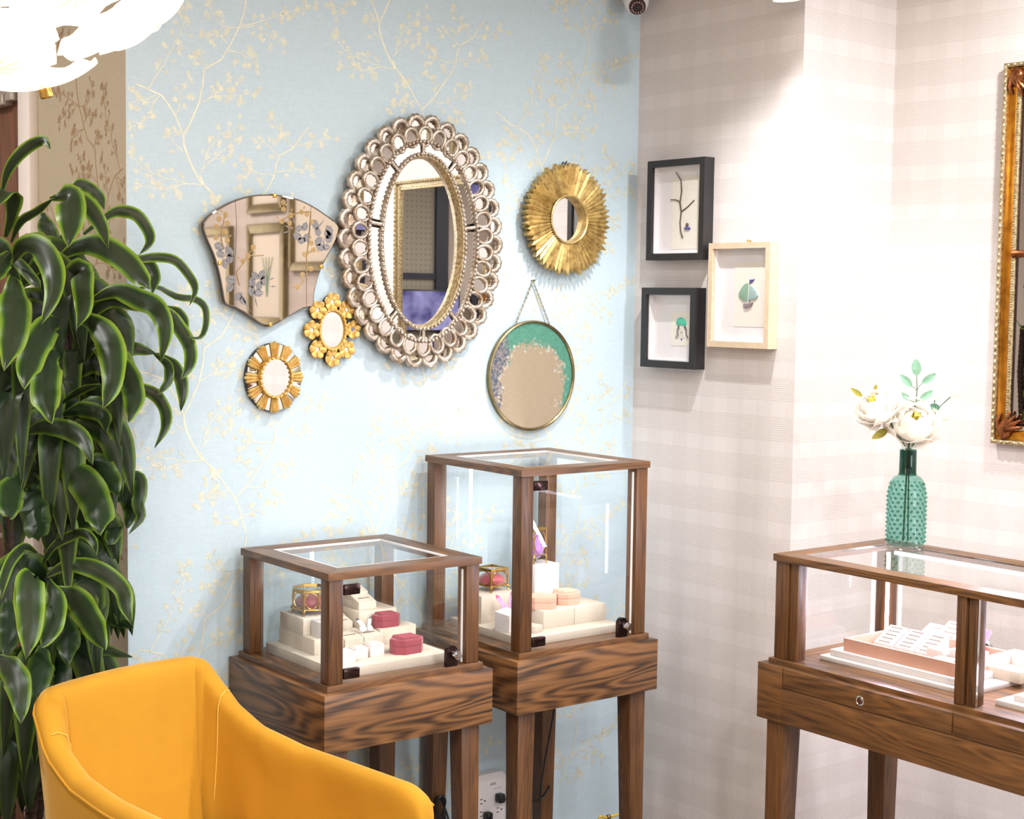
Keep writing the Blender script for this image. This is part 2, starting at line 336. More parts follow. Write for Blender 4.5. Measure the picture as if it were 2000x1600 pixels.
    def grid(s, fn, nu, nv, cu=False, cv=False, mi=0, uv=False):
        b = bmesh.new(); V = [[b.verts.new(fn(i/(nu if cu else nu-1), j/(nv if cv else nv-1))) for j in range(nv)] for i in range(nu)]
        lay = b.loops.layers.uv.new('UVMap') if uv else None
        for i in range(nu if cu else nu-1):
            for j in range(nv if cv else nv-1):
                i2, j2 = (i+1) % nu, (j+1) % nv
                f = b.faces.new((V[i][j], V[i2][j], V[i2][j2], V[i][j2]))
                if uv:
                    for lp, (a, c) in zip(f.loops, ((i, j), (i+1, j), (i+1, j+1), (i, j+1))): lp[lay].uv = (a/(nu-1), c/(nv-1))
        s.merge(b, mi); return s
    def poly(s, pts3, mi=0):
        b = bmesh.new(); b.faces.new([b.verts.new(p) for p in pts3]); s.merge(b, mi); return s
    def build(s, name, mats, parent=None, smooth=35, at=None):
        me = bpy.data.meshes.new(name); s.bm.normal_update(); s.bm.to_mesh(me); s.bm.free()
        o = bpy.data.objects.new(name, me); COL.objects.link(o)
        for q in (mats if isinstance(mats, (list, tuple)) else [mats]): me.materials.append(q)
        if smooth:
            me.polygons.foreach_set('use_smooth', [True]*len(me.polygons)); me.set_sharp_from_angle(angle=math.radians(smooth))
        if parent is not None: o.parent = parent
        elif at is not None:
            me.transform(Matrix.Translation(-Vector(at))); o.location = at
        me.update(); return o

def tag(o, label, cat, group=None):
    o['label'] = label; o['category'] = cat
    if group: o['group'] = group
    return o
def thing(name, label, cat, loc=(0, 0, 0), rotz=0.0, group=None):
    o = bpy.data.objects.new(name, None); COL.objects.link(o); o.location = loc; o.rotation_euler = (0, 0, rotz); o.empty_display_size = 0.05
    return tag(o, label, cat, group)
def dup(root, loc, rotz, label, group=None):
    r = root.copy(); COL.objects.link(r); r.location = loc; r.rotation_euler = (0, 0, rotz); r['label'] = label
    if group: r['group'] = group
    for ch in list(root.children):
        c = ch.copy(); COL.objects.link(c); c.parent = r
        for g in ch.children:
            d = g.copy(); COL.objects.link(d); d.parent = c
    return r
def struct(o): o['kind'] = 'structure'; return o
def relief_matrix(c, normal_axis):
    # local (x: right, y: up, z: out of wall)
    if normal_axis == 'blue': R3 = Matrix(((1, 0, 0), (0, 0, -1), (0, 1, 0)))
    elif normal_axis == 'plaid': R3 = Matrix(((0, 0, -1), (-1, 0, 0), (0, 1, 0)))
    M = R3.to_4x4(); M.translation = Vector(c); return M
R_BLUE = (PI/2, 0, 0)
R_PLAID = Matrix(((0, 0, -1), (-1, 0, 0), (0, 1, 0))).to_euler()
AR = -0.05418
R_RIGHT = Matrix(((0, 0, -cos(AR)), (-1*cos(AR), 0, sin(AR)), (0, 1, 0)))
R_RIGHT = Matrix(((-sin(AR), 0, -cos(AR)), (-cos(AR), 0, sin(AR)), (0, 1, 0))).to_euler()
RX0, RY0 = 4.137, YC                                  # corner where the niche meets the right wall
def rw(y, off=0.0):                                   # point on the right wall at depth y
    t = RY0 - y
    return (RX0 - sin(AR)*t - cos(AR)*off, y + sin(AR)*off)
def wthing(name, label, cat, loc, rot, group=None):
    o = thing(name, label, cat, loc, 0, group); o.rotation_euler = rot; return o

# ------------------------------------------------------------------ wallpaper print (part of the wall mesh)
MAIN=[([(0.0,0.0),(-0.022,0.049),(-0.046,0.084),(-0.066,0.105),(-0.105,0.118),(-0.14,0.129),(-0.165,0.144),(-0.194,0.163)],5),([(0.0,0.0),(0.018,0.031),(0.047,0.092),(0.059,0.145),(0.064,0.189),(0.117,0.221),(0.142,0.261),(0.172,0.316),(0.185,0.351),(0.193,0.386),(0.199,0.42)],5),([(0.0,0.0),(0.002,-0.026),(0.014,-0.058),(0.03,-0.09),(0.059,-0.133)],6),([(0.05,-0.107),(0.063,-0.131),(0.095,-0.161),(0.119,-0.192),(0.14,-0.221),(0.161,-0.248)],5),([(0.161,-0.248),(0.2,-0.213),(0.238,-0.167),(0.27,-0.126),(0.288,-0.093),(0.294,-0.061),(0.305,-0.034),(0.352,-0.008),(0.381,0.03),(0.403,0.056)],4.5),([(0.161,-0.248),(0.176,-0.278),(0.183,-0.311),(0.198,-0.35)],5)]
SPR=[[(-0.105,0.118),(-0.089,0.145),(-0.062,0.18),(-0.042,0.222),(-0.01,0.276),(0.011,0.362)],[(-0.022,0.049),(-0.01,0.094),(0.002,0.139)],[(-0.07,0.103),(-0.09,0.08),(-0.105,0.039),(-0.164,0.005)],[(-0.082,0.102),(-0.125,0.087),(-0.167,0.073)],[(0.047,0.092),(0.096,0.119),(0.168,0.127),(0.228,0.139)],[(0.096,0.119),(0.121,0.147),(0.147,0.176)],[(0.076,0.198),(0.059,0.207),(0.039,0.22)],[(0.138,0.268),(0.117,0.284),(0.08,0.287)],[(0.172,0.316),(0.117,0.317),(0.101,0.337),(0.076,0.371)],[(0.138,0.249),(0.176,0.246),(0.227,0.225)],[(0.172,0.316),(0.227,0.327),(0.271,0.305),(0.319,0.288)],[(0.176,0.32),(0.227,0.338),(0.314,0.371),(0.399,0.401)],[(-0.0,-0.044),(-0.022,-0.027),(-0.046,0.0)],[(0.055,-0.096),(0.076,-0.035),(0.117,0.017),(0.181,0.04)],[(0.059,-0.088),(0.092,-0.056),(0.143,-0.019)],[(0.059,-0.133),(0.018,-0.131),(-0.062,-0.118),(-0.118,-0.099),(-0.156,-0.062)],[(0.01,-0.132),(-0.063,-0.151),(-0.137,-0.144)],[(0.067,-0.136),(0.084,-0.154),(0.092,-0.183)],[(0.2,-0.219),(0.26,-0.219),(0.332,-0.169)],[(0.238,-0.167),(0.206,-0.161),(0.174,-0.13)],[(0.288,-0.093),(0.223,-0.088),(0.18,-0.051)],[(0.287,-0.084),(0.331,-0.074),(0.416,-0.065)],[(0.305,-0.034),(0.276,-0.017),(0.25,0.006)],[(0.352,-0.008),(0.308,0.033),(0.278,0.077)],[(0.366,-0.001),(0.418,0.014),(0.467,0.032)],[(0.137,-0.222),(0.113,-0.232),(0.051,-0.243)],[(0.095,-0.161),(0.091,-0.189),(0.102,-0.216)],[(0.183,-0.305),(0.226,-0.288),(0.297,-0.267)],[(0.183,-0.305),(0.141,-0.32),(0.107,-0.311)]]
def resample(pts, step):
    out = [Vector(pts[0])]
    for a, b in zip(pts, pts[1:]):
        a = Vector(a); b = Vector(b); n = max(1, round((b-a).length/step))
        out += [a.lerp(b, i/n) for i in range(1, n+1)]
    return out
def print_tile():
    R = random.Random(11); polys = []
    def ribbon(pts, w0, w1):
        n = len(pts)
        for i in range(n-1):
            a, b = pts[i], pts[i+1]; d = (b-a)
            if d.length < 1e-6: continue
            nn = Vector((-d.y, d.x)).normalized(); wa = (w0+(w1-w0)*i/(n-1))/2; wb = (w0+(w1-w0)*(i+1)/(n-1))/2
            polys.append([a-nn*wa, b-nn*wb, b+nn*wb, a+nn*wa])
    def flower(p, r):
        a0 = R.uniform(0, 6.28)
        for k in range(5):
            a = a0+k*2*PI/5+R.uniform(-.25, .25); l = r*R.uniform(.75, 1.15)
            d = Vector((cos(a), sin(a))); q = Vector((-d.y, d.x))
            polys.append([p+d*l*.18, p+d*l*.62-q*l*.30, p+d*l, p+d*l*.62+q*l*.30])
        for k in range(3):
            a = R.uniform(0, 6.28); d = Vector((cos(a), sin(a))); ribbon([p, p+d*r*1.45], .0011, .0006)
    def twig(p, ang, ln, w, depth):
        pts = [p]; a = ang
        for i in range(4):
            a += R.uniform(-.28, .28); pts.append(pts[-1]+Vector((cos(a), sin(a)))*ln/4)
        ribbon(pts, w, w*.55); flower(pts[-1], R.uniform(.0062, .0092))
        if depth:
            for i in (2, 3):
                twig(pts[i], a+R.choice((-1, 1))*R.uniform(.5, .95), ln*.5, w*.7, 0)
        elif R.random() < .5: flower(pts[-2]+Vector((R.uniform(-.006, .006), R.uniform(-.006, .006))), .006)
    for pts, w in MAIN: ribbon(resample(pts, .02), w*.001, w*.00085)
    for pts in SPR:
        rs = resample(pts, .012); jit = [rs[0]]+[p+Vector((R.uniform(-.0022, .0022), R.uniform(-.0022, .0022))) for p in rs[1:]]
        ribbon(jit, .0030, .0014); sd = R.choice((-1, 1)); n = len(jit)
        i = max(1, n//5)
        while i < n:
            d = jit[i]-jit[i-1]; a = math.atan2(d.y, d.x); twig(jit[i], a+sd*R.uniform(.5, 1.0), R.uniform(.018, .034), .0017, R.random() < .55); sd = -sd
            i += R.choice((1, 2, 2))
        flower(jit[-1], .009); flower(jit[-1]+Vector((R.uniform(-.012, .012), R.uniform(-.012, .012))), .008)
    return polys
TILE = print_tile()
def add_print(mb, mp, u0, u1, v0, v1, ua, va, mi=1):
    b = bmesh.new(); cw, rh = 0.6487, 0.780
    for ci in range(-3, 8):
        for ri in range(-4, 4):
            ox = ua+ci*cw; oy = va+ri*rh+(0.39 if ci % 2 else 0)
            if ox+.5 < u0 or ox-.25 > u1 or oy+.45 < v0 or oy-.4 > v1: continue
            for qi, q in enumerate(TILE):
                if all(u0 < p.x+ox < u1 and v0 < p.y+oy < v1 for p in q): b.faces.new([b.verts.new(mp(p.x+ox, p.y+oy, (qi % 37)*.00001)) for p in q])
    mb.merge(b, mi)

# ------------------------------------------------------------------ room shell
YBACK, XWEST, YNORTH = -3.3, -2.3, 5.6
mb = MB(); mb.bx(XL, XP+0.15, YB, YB+0.12, FZ, CEIL+.05)
add_print(mb, lambda u, v, k: (u, YB-0.0003-k, v), XL+.004, XP-.002, 0.1, CEIL, 1.952, 2.2236)
struct(mb.build('wall_back', [PAPER_BLUE, INK_GOLD], smooth=0))
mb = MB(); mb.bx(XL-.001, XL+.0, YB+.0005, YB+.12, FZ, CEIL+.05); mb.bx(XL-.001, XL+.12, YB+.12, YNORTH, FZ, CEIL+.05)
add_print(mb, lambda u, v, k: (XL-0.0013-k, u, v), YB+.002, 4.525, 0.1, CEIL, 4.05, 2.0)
struct(mb.build('wall_left', [PAPER_WARM_SHADE, INK_WARM_SHADE], smooth=0))
mb = MB()
mb.prism([(XP, YB), (XP, YC), (RX0+.3, YC), (RX0+.3, YB)], FZ, CEIL+.05)
struct(mb.build('wall_column', [PLAID], smooth=0))
a0 = rw(YC); a1 = rw(YBACK)
mb = MB(); mb.prism([a0, a1, (a1[0]+.15, a1[1]), (a0[0]+.15, a0[1])], FZ, CEIL+.05); struct(mb.build('wall_right', [PLAID], smooth=0))
ROOMP = simple('shop_wall_paint', (196, 184, 174), 0.7, var=0.03, vscale=3)
def dotted():
    m, N, L, B = mat('dotted_panel_paper'); tc = N.new('ShaderNodeTexCoord'); mp = N.new('ShaderNodeMapping'); mp.inputs['Scale'].default_value = (22, 22, 22); L.new(tc.outputs['Object'], mp.inputs['Vector'])
    sp = N.new('ShaderNodeSeparateXYZ'); L.new(mp.outputs['Vector'], sp.inputs[0])
    fx = mth(N, L, 'SUBTRACT', mth(N, L, 'FRACT', sp.outputs[0]), 0.5); fz = mth(N, L, 'SUBTRACT', mth(N, L, 'FRACT', sp.outputs[2]), 0.5)
    d = mth(N, L, 'ADD', mth(N, L, 'MULTIPLY', fx, fx), mth(N, L, 'MULTIPLY', fz, fz))
    L.new(mixc(N, L, mth(N, L, 'LESS_THAN', d, 0.03), lin((158, 152, 138)), lin((128, 122, 110))), B.inputs['Base Color']); B.inputs['Roughness'].default_value = 0.6
    return m
DOTTED = dotted()
mb = MB(); mb.bx(XWEST-.12, 1.98, YBACK-.12, YBACK, FZ, CEIL+.05); mb.bx(1.98, 4.02, YBACK-.12, YBACK, FZ, .62); mb.bx(1.98, 4.02, YBACK-.12, YBACK, 2.58, CEIL+.05); mb.bx(4.02, a1[0]+.15, YBACK-.12, YBACK, FZ, CEIL+.05)
struct(mb.build('wall_front', [ROOMP], smooth=0))
mb = MB(); mb.bx(XWEST-.12, XWEST, YBACK, YNORTH, FZ, CEIL+.05); struct(mb.build('wall_west', [ROOMP], smooth=0))
mb = MB(); mb.bx(XWEST-.12, XL+.12, YNORTH, YNORTH+.12, FZ, CEIL+.05); struct(mb.build('wall_north', [ROOMP], smooth=0))
mb = MB(); mb.bx(XWEST-.12, RX0+.6, YBACK-.12, YNORTH+.12, FZ-.05, FZ); struct(mb.build('floor', [FLOORM], smooth=0))
mb = MB(); mb.bx(XWEST-.12, RX0+.6, YBACK-.12, YNORTH+.12, CEIL, CEIL+.1); struct(mb.build('ceiling', [CEILM], smooth=0))
# unseen window, added in the front wall to carry the fill light
w = MB(); w.bx(1.98, 4.02, -3.42, -3.28, .62, .70); w.bx(1.98, 4.02, -3.42, -3.28, 2.50, 2.58); w.bx(1.98, 2.06, -3.42, -3.28, .70, 2.50); w.bx(3.94, 4.02, -3.42, -3.28, .70, 2.50)
w = struct(w.build('added_window_1', [NAVY], smooth=0))
p = MB(); p.bx(2.06, 3.94, -3.39, -3.384, .70, 2.50); p.build('pane', [GLASS], parent=w, smooth=0)
# navy-framed dotted wall panels on the front wall (seen in the mirrors)
w = MB(); w.bx(1.09, 1.21, YBACK, YBACK+.06, FZ, CEIL); w.bx(1.21, 1.92, YBACK, YBACK+.05, 1.95, 2.0); w.bx(1.86, 1.96, YBACK, YBACK+.06, FZ, CEIL)
w = struct(w.build('trim_1', [NAVY], smooth=0))
p = MB(); p.bx(1.21, 1.86, YBACK, YBACK+.02, 0.3, CEIL-.05); struct(p.build('trim_2', [DOTTED], smooth=0))

# door in the left wall
dt = struct(MB().bx(XL-.03, XL, 4.529, 4.623, FZ, 2.46, .004).bx(XL-.03, XL, 4.623, 5.50, 2.425, 2.52, .004).build('trim_3', [WHITEPAINT]))
d = struct(MB().bx(XL-.012, XL+.03, 4.628, 5.52, FZ+.01, 2.42, .003).build('door_1', [WALNUT]))
h = MB(); h.lathe([(0, 0), (.028, 0), (.028, .006), (.026, .009), (0, .009)], 24, M=Matrix.Translation((XL-.012, 4.685, 1.018)) @ Matrix.Rotation(-PI/2, 4, 'Y'))
h.cyl((XL-.02, 4.685, 1.018), (XL-.062, 4.685, 1.018), .010); h.cyl((XL-.058, 4.68, 1.018), (XL-.058, 4.83, 1.018), .0095); h.sph((XL-.058, 4.68, 1.018), .0105)
h.build('door_handle', [CHROME], parent=d)
h = MB(); h.bx(XL-.05, XL-.012, 4.70, 4.99, 2.36, 2.405, .004); h.cyl((XL-.04, 4.66, 2.395), (XL-.04, 4.95, 2.41), .009); h.bx(XL-.045, XL-.012, 4.64, 4.69, 2.37, 2.40, .003)
h.build('door_closer', [simple('closer_metal', (190, 182, 174), .35, .7)], parent=d)
# ceiling downlights
first = None
for i, (x, y, pw) in enumerate(DOWN):
    if i == 0:
        t = thing('downlight', 'recessed ceiling downlight nearest the corner above the mirrors', 'ceiling light', (x, y, CEIL), 0, 'recessed ceiling downlights')
        MB().lathe([(.052, -.002), (.052, -.008), (.075, -.006), (.078, 0)], 28).build('trim_ring', [WHITE], t)
        MB().lathe([(0, -.003), (.051, -.003)], 28).build('diffuser', [DOWNM], t); first = t
    else: dup(first, (x, y, CEIL), 0, 'recessed ceiling downlight above the shop floor, outside the picture')
# adjustable spotlight at the column corner
px = Vector((3.58, 3.155, 2.736))
t = thing('ceiling_spotlight', 'white adjustable ceiling spotlight beside the plaid column corner', 'spotlight', (px.x, px.y, CEIL))
q = (Vector((3.66, 3.165, 1.5))-px).to_track_quat('-Z', 'Y').to_matrix().to_4x4()
Mx = Matrix.Translation((0, 0, px.z-CEIL)) @ q
MB().lathe([(0, .075), (.03, .075), (.044, .05), (.048, -.03), (.044, -.035), (.040, -.028), (.036, .03), (0, .035)], 28, M=Mx).build('lamp_head', [WHITE], t)
MB().lathe([(0, .005), (.037, .005)], 24, M=Mx).build('lens', [DOWNM], t)
MB().cyl((0, 0, px.z-CEIL+.05), (0, 0, 0), .012).lathe([(0, -.012), (.04, -.012), (.045, 0)], 24).build('mount', [WHITE], t)

# ------------------------------------------------------------------ wall mirrors
def ell(a, b, n, ph=0.0):
    M_ = 1440; P = [(a*cos(2*PI*i/M_), b*sin(2*PI*i/M_)) for i in range(M_+1)]; L_ = [0]
    for p, q in zip(P, P[1:]): L_.append(L_[-1]+math.dist(p, q))
    out = []; j = 0
    for k in range(n):
        t = ((k+ph) % n)/n*L_[-1]
        j = next(i for i in range(M_) if L_[i+1] >= t); s = (t-L_[j])/(L_[j+1]-L_[j])
        x = P[j][0]+(P[j+1][0]-P[j][0])*s; y = P[j][1]+(P[j+1][1]-P[j][1])*s
        nx, ny = x/a**2, y/b**2; l = math.hypot(nx, ny); out.append((x, y, nx/l, ny/l))
    return out
def ering(mb, prof, n=96, mi=0):     # prof: list of (a,b,z)
    mb.grid(lambda u, v: Vector((prof[round(v*(len(prof)-1))][0]*cos(2*PI*u), prof[round(v*(len(prof)-1))][1]*sin(2*PI*u), prof[round(v*(len(prof)-1))][2])), n, len(prof), cu=True, mi=mi)
def disc(mb, a, b, z, n=64, c=(0, 0), mi=0):
    mb.poly([(c[0]+a*cos(2*PI*i/n), c[1]+b*sin(2*PI*i/n), z) for i in range(n)], mi)

# -- large oval silver mirror
t = wthing('oval_mirror', 'large oval mirror in a silver leaf frame of scalloped mirrored cells', 'mirror', (2.748, YB-.008, 1.956), R_BLUE)
mb = MB()
ering(mb, [(.150, .260, .001), (.270, .352, .001), (.280, .362, .008), (.274, .356, .020), (.215, .308, .026), (.204, .306, .030)], 120)
cells = [(x, y, nx, ny, .0290, .0275, .022, .0074) for x, y, nx, ny in ell(.274, .356, 34)] + [(x, y, nx, ny, .0285, .0245, .031, .0066) for x, y, nx, ny in ell(.236, .324, 34, .5)]
for ci, (x, y, nx, ny, ra, rb, z, tr) in enumerate(cells):
    pts = []; rad = []
    n_ = 26
    for k in range(n_):
        th = 2*PI*k/n_; q = 1-.12*(1-cos(th))/2
        pts.append((x+nx*ra*cos(th)-ny*rb*sin(th)*q, y+ny*ra*cos(th)+nx*rb*sin(th)*q, z+.003*cos(th))); rad.append(tr*(1.12 if k % 2 else .84)*((1.42 if ci < 34 else 1.12)+(.34 if ci < 34 else .12)*cos(th))/1.2)
    mb.tube(pts, rad, 6, closed=True)
mb.build('frame', [SILVERLEAF], t, smooth=60)
for rx, ry, n_, r_ in ((.206, .308, 118, .0066), (.159, .270, 92, .0062)):
    mb = MB(); ering(mb, [(rx-.006, ry-.006, .026), (rx-.004, ry-.004, .034), (rx+.004, ry+.004, .034), (rx+.006, ry+.006, .026)], 120)
    for i, (x, y, nx, ny) in enumerate(ell(rx, ry, n_)): mb.sph((x, y, .036), r_, sc=(1, 1, .8), n=4)
    mb.build('bead_ring', [SILVERLEAF], t, smooth=60)
inl = None
for ci, (x, y, nx, ny, ra, rb, z, tr) in enumerate(cells):
    if inl is None or ci == 34:
        mb = MB(); mb.poly([(.80*ra*cos(2*PI*k/20), (.80*rb)*sin(2*PI*k/20)*(1-.12*(1-cos(2*PI*k/20))/2), 0) for k in range(20)]); inl = mb.build('mirror_inlay', [MIRROR_INLAY], t, smooth=0); o = inl
    else: o = inl.copy(); COL.objects.link(o)
    o.location = (x, y, z-.002); o.rotation_euler = (RND.uniform(-.09, .09), RND.uniform(-.09, .09), math.atan2(ny, nx))
N8 = 8
ph8 = [10, 55, 92, 128, 170, 232, 270, 308]
for k in range(N8):
    p0 = ph8[k]+2.5; p1 = ph8[(k+1) % N8]+(360 if k == N8-1 else 0)-2.5; mb = MB()
    mb.grid(lambda u, v: Vector(((.166+.034*v)*cos(math.radians(p0+(p1-p0)*u)), (.276+.027*v)*sin(math.radians(p0+(p1-p0)*u)), .0275)), 18, 2); mb.build('mirror_segment', [MIRROR], t, smooth=0)
for a in ph8:
    ca, sa = cos(math.radians(a)), sin(math.radians(a)); MB().tube([(.158*ca, .268*sa, .031), (.208*ca, .308*sa, .031)], .006, 8).build('divider_bar', [SILVERLEAF], t)
mb = MB(); ering(mb, [(.157, .268, .034), (.151, .262, .033), (.144, .256, .008)], 96); mb.build('inner_rim', [PALEGILT], t)
mb = MB(); disc(mb, .1445, .2565, .0085, 96); mb.build('mirror_glass', [MIRROR], t, smooth=0)

# -- gold sunburst
t = wthing('sunburst_mirror', 'round antique gold sunburst mirror with fluted rays and small centre glass', 'mirror', (3.333, YB-.010, 2.050), R_BLUE)
R_ = random.Random(3)
def sun_layer(mb, n, r0, R0, zr, zb, zs, jit, ph=0.0):
    for i in range(n):
        a = 2*PI*(i+ph)/n; R1 = R0*(1+R_.uniform(-jit, jit*.5)); w0 = PI*r0/n; w1 = PI*R0/n*.96; hh = zr*R_.uniform(.88, 1.05)
        ca, sa = cos(a), sin(a); P = lambda r, q, z: Vector((r*ca-q*sa, r*sa+q*ca, z))
        b = bmesh.new(); V = [b.verts.new(v) for v in (P(r0, -w0, zb), P(r0, 0, zr*.86), P(r0, w0, zb), P(R1*.90, -w1, zb), P(R1*.88, 0, hh), P(R1*.90, w1, zb), P(R1, 0, (hh+zb)/2),
             P(R1*.90, -w1, zs), P(R1, 0, zs), P(R1*.90, w1, zs), P(r0, -w0, zs), P(r0, w0, zs))]
        for q in ((0, 3, 4, 1), (1, 4, 5, 2), (3, 6, 4), (4, 6, 5), (3, 7, 8, 6), (6, 8, 9, 5), (0, 10, 7, 3), (2, 5, 9, 11)): b.faces.new([V[j] for j in q])
        mb.merge(b)
mb = MB(); sun_layer(mb, 60, .080, .187, .046, .034, .018, .06); sun_layer(mb, 48, .09, .178, .022, .014, .002, .05, .3)
mb.build('sunburst_frame', [GOLDLEAF], t, smooth=25)
MB().lathe([(.082, .041), (.079, .043), (.075, .040), (.073, .016)], 48).build('inner_rim', [GOLDLEAF], t)
mb = MB(); disc(mb, .0745, .0745, .017, 48); mb.build('mirror_glass', [MIRROR], t, smooth=0)
MB().tube([(-.01, .178, .003), (-.002, .192, .004), (.006, .186, .004), (.014, .196, .004)], .0022, 6).build('hanging_hook', [BLACK], t)

# -- frameless fan shaped mirror
FAN=[(-0.217,0.078),(-0.209,0.095),(-0.188,0.115),(-0.153,0.136),(-0.115,0.154),(-0.065,0.169),(-0.015,0.175),(0.034,0.175),(0.091,0.166),(0.141,0.148),(0.189,0.123),(0.226,0.099),(0.228,0.081),(0.222,0.06),(0.201,0.024),(0.175,-0.018),(0.157,-0.059),(0.145,-0.1),(0.14,-0.141),(0.122,-0.147),(0.104,-0.151),(0.078,-0.164),(0.049,-0.179),(0.021,-0.193),(-0.002,-0.201),(-0.028,-0.197),(-0.059,-0.179),(-0.087,-0.162),(-0.12,-0.147),(-0.147,-0.138),(-0.155,-0.109),(-0.162,-0.075),(-0.172,-0.036),(-0.188,0.007),(-0.207,0.045)]
GB=[[(-0.153,0.013),(-0.161,0.042),(-0.158,0.076),(-0.15,0.103),(-0.147,0.115)],[(-0.103,-0.086),(-0.114,-0.05),(-0.092,-0.025),(-0.073,0.003),(-0.059,0.023)],[(-0.076,0.0),(-0.053,-0.001),(-0.025,0.001)],[(0.119,-0.065),(0.118,0.006),(0.127,0.057),(0.132,0.133)],[(0.132,0.133),(0.1,0.131),(0.065,0.12)],[(0.065,0.12),(0.034,0.103)],[(0.118,0.006),(0.142,0.024)],[(0.087,-0.091),(0.113,-0.067)],[(0.039,0.161),(0.042,0.134)],[(0.118,-0.029),(0.139,-0.036)]]
GF=[(-0.147,0.112),(-0.168,0.099),(-0.176,0.077),(-0.147,0.064),(-0.142,0.088),(-0.177,0.046),(-0.142,0.04),(-0.059,0.023),(-0.076,-0.002),(-0.092,-0.017),(0.065,0.12),(0.034,0.101),(0.06,0.097),(0.1,0.131),(0.118,0.125),(0.135,0.103),(0.133,0.042),(0.142,0.022),(0.111,0.008),(0.133,-0.034),(0.104,-0.052),(0.087,-0.088),(0.04,0.136),(0.039,0.156)]
GL=[(-0.166,0.022),(-0.136,0.008),(-0.162,0.0),(-0.134,-0.011),(-0.15,-0.026),(-0.134,-0.094),(-0.131,-0.07),(-0.106,-0.118),(-0.092,-0.13),(-0.064,-0.103),(-0.053,-0.058),(-0.062,-0.078),(-0.031,-0.055),(-0.025,-0.072),(-0.039,-0.085),(-0.042,-0.107),(0.112,0.089),(0.086,0.06),(0.092,0.083),(0.101,0.048),(0.118,0.057),(0.147,0.096),(0.156,0.076),(0.159,0.048),(0.189,0.069),(0.195,0.082),(0.195,0.059),(0.165,0.03),(0.186,0.031)]
t = wthing('fan_mirror', 'frameless fan shaped tinted mirror etched with gold blossom and grey leaves', 'mirror', (2.2143, YB, 1.8976), R_BLUE)
def smooth_outline(P, sub=3):
    out = []; n = len(P)
    for i in range(n):
        p0, p1, p2, p3 = (Vector(P[(i+k-1) % n]) for k in range(4))
        for k in range(sub):
            s = k/sub; out.append(.5*((2*p1)+(-p0+p2)*s+(2*p0-5*p1+4*p2-p3)*s*s+(-p0+3*p1-3*p2+p3)*s**3))
    return [tuple(v) for v in out]
FO = smooth_outline(FAN)
zf_ = .030
mb = MB(); mb.prism([(x*1.004, y*1.004) for x, y in FO][::-1], zf_-.010, zf_-.0012); mb.build('backing_edge', [simple('mirror_edge', (48, 30, 24), .3, .3)], t, smooth=0)
mb = MB(); inn = [(x*.984, y*.984-.0005) for x, y in FO]; mb.poly([(x, y, zf_) for x, y in inn][::-1])
n_ = len(FO)
for i in range(n_):
    j = (i+1) % n_; mb.poly([(FO[i][0], FO[i][1], zf_-.0012), (inn[i][0], inn[i][1], zf_), (inn[j][0], inn[j][1], zf_), (FO[j][0], FO[j][1], zf_-.0012)])
mg = mb.build('mirror_glass', [MIRROR_TINT], t, smooth=0)
for p in mg.data.polygons:
    if p.normal.z < 0: p.flip()
SCORE = simple('score_line', (70, 56, 48), .4)
for ln in (((-.117, .150), (-.112, .087), (-.124, -.143)), ((.132, .148), (.118, -.004), (.118, -.142))): MB().tube([(x, y, zf_) for x, y in ln], .0007, 5).build('score_line', [SCORE], t)
mb = MB(); RB = random.Random(5)
for b in GB:
    mb.tube([(x+RB.uniform(-.001, .001), y, zf_+.0002) for x, y in [tuple(v) for v in resample(b, .008)]], .0019, 5)
for (x, y) in GF:
    a0_ = RB.uniform(0, 6)
    for k in range(5):
        a = a0_+k*2*PI/5; mb.sph((x+.0046*cos(a), y+.0046*sin(a), zf_), .0043, sc=(1, 1, .22), n=5)
    a = a0_; mb.poly([(x+.012*cos(a+2), y+.012*sin(a+2), zf_+.0004), (x+.022*cos(a+2.2), y+.022*sin(a+2.2), zf_+.0004), (x+.014*cos(a+2.5), y+.014*sin(a+2.5), zf_+.0004)])
mb.build('gold_blossom', [simple('etched_gold', (168, 140, 90), .55, .1, var=.15, vscale=200)], t)
mb = MB()
for i, (x, y) in enumerate(GL):
    a = RB.uniform(0, 6.28); l = RB.uniform(.0135, .018); d = Vector((cos(a), sin(a))); q = Vector((-d.y, d.x)); c_ = Vector((x, y))
    for s_ in (-1, 1):
        mb.poly([(*(c_-d*l+q*s_*.0006), zf_+.0005), (*(c_-d*l*.4+q*s_*l*.62), zf_+.0005), (*(c_+d*l*.45+q*s_*l*.66), zf_+.0005), (*(c_+d*l+q*s_*.0006), zf_+.0005)][::s_])
for a, b in (((.04, .09), (.066, .082)), ((.036, .066), (.06, .074)), ((.068, .118), (.08, .09)), ((-.012, -.045), (.0, -.03)), ((-.008, -.07), (.012, -.062)), ((-.004, -.088), (.016, -.088)), ((.15, .08), (.178, .112)), ((.175, .03), (.178, .06)), ((-.104, -.105), (-.062, -.17)), ((-.055, -.115), (-.045, -.15))):
    a = Vector(a); b = Vector(b); d = (b-a); q = Vector((-d.y, d.x)).normalized()*.0022; m_ = (a+b)/2
    mb.poly([(*a, zf_+.0005), (*(m_-q), zf_+.0005), (*b, zf_+.0005), (*(m_+q), zf_+.0005)])
mb.build('etched_leaves', [simple('etched_grey', (126, 124, 126), .55, .15, var=.12, vscale=120)], t, smooth=0)
for (x, y) in ((.011, .173), (-.165, -.025), (.169, -.027), (-.002, -.198)):
    MB().box((x, y, zf_-.001), (.012, .012, .008), .002).box((x*1.02, y*1.02, zf_/2), (.006, .006, zf_-.002)).build('clip', [BRASS], t)

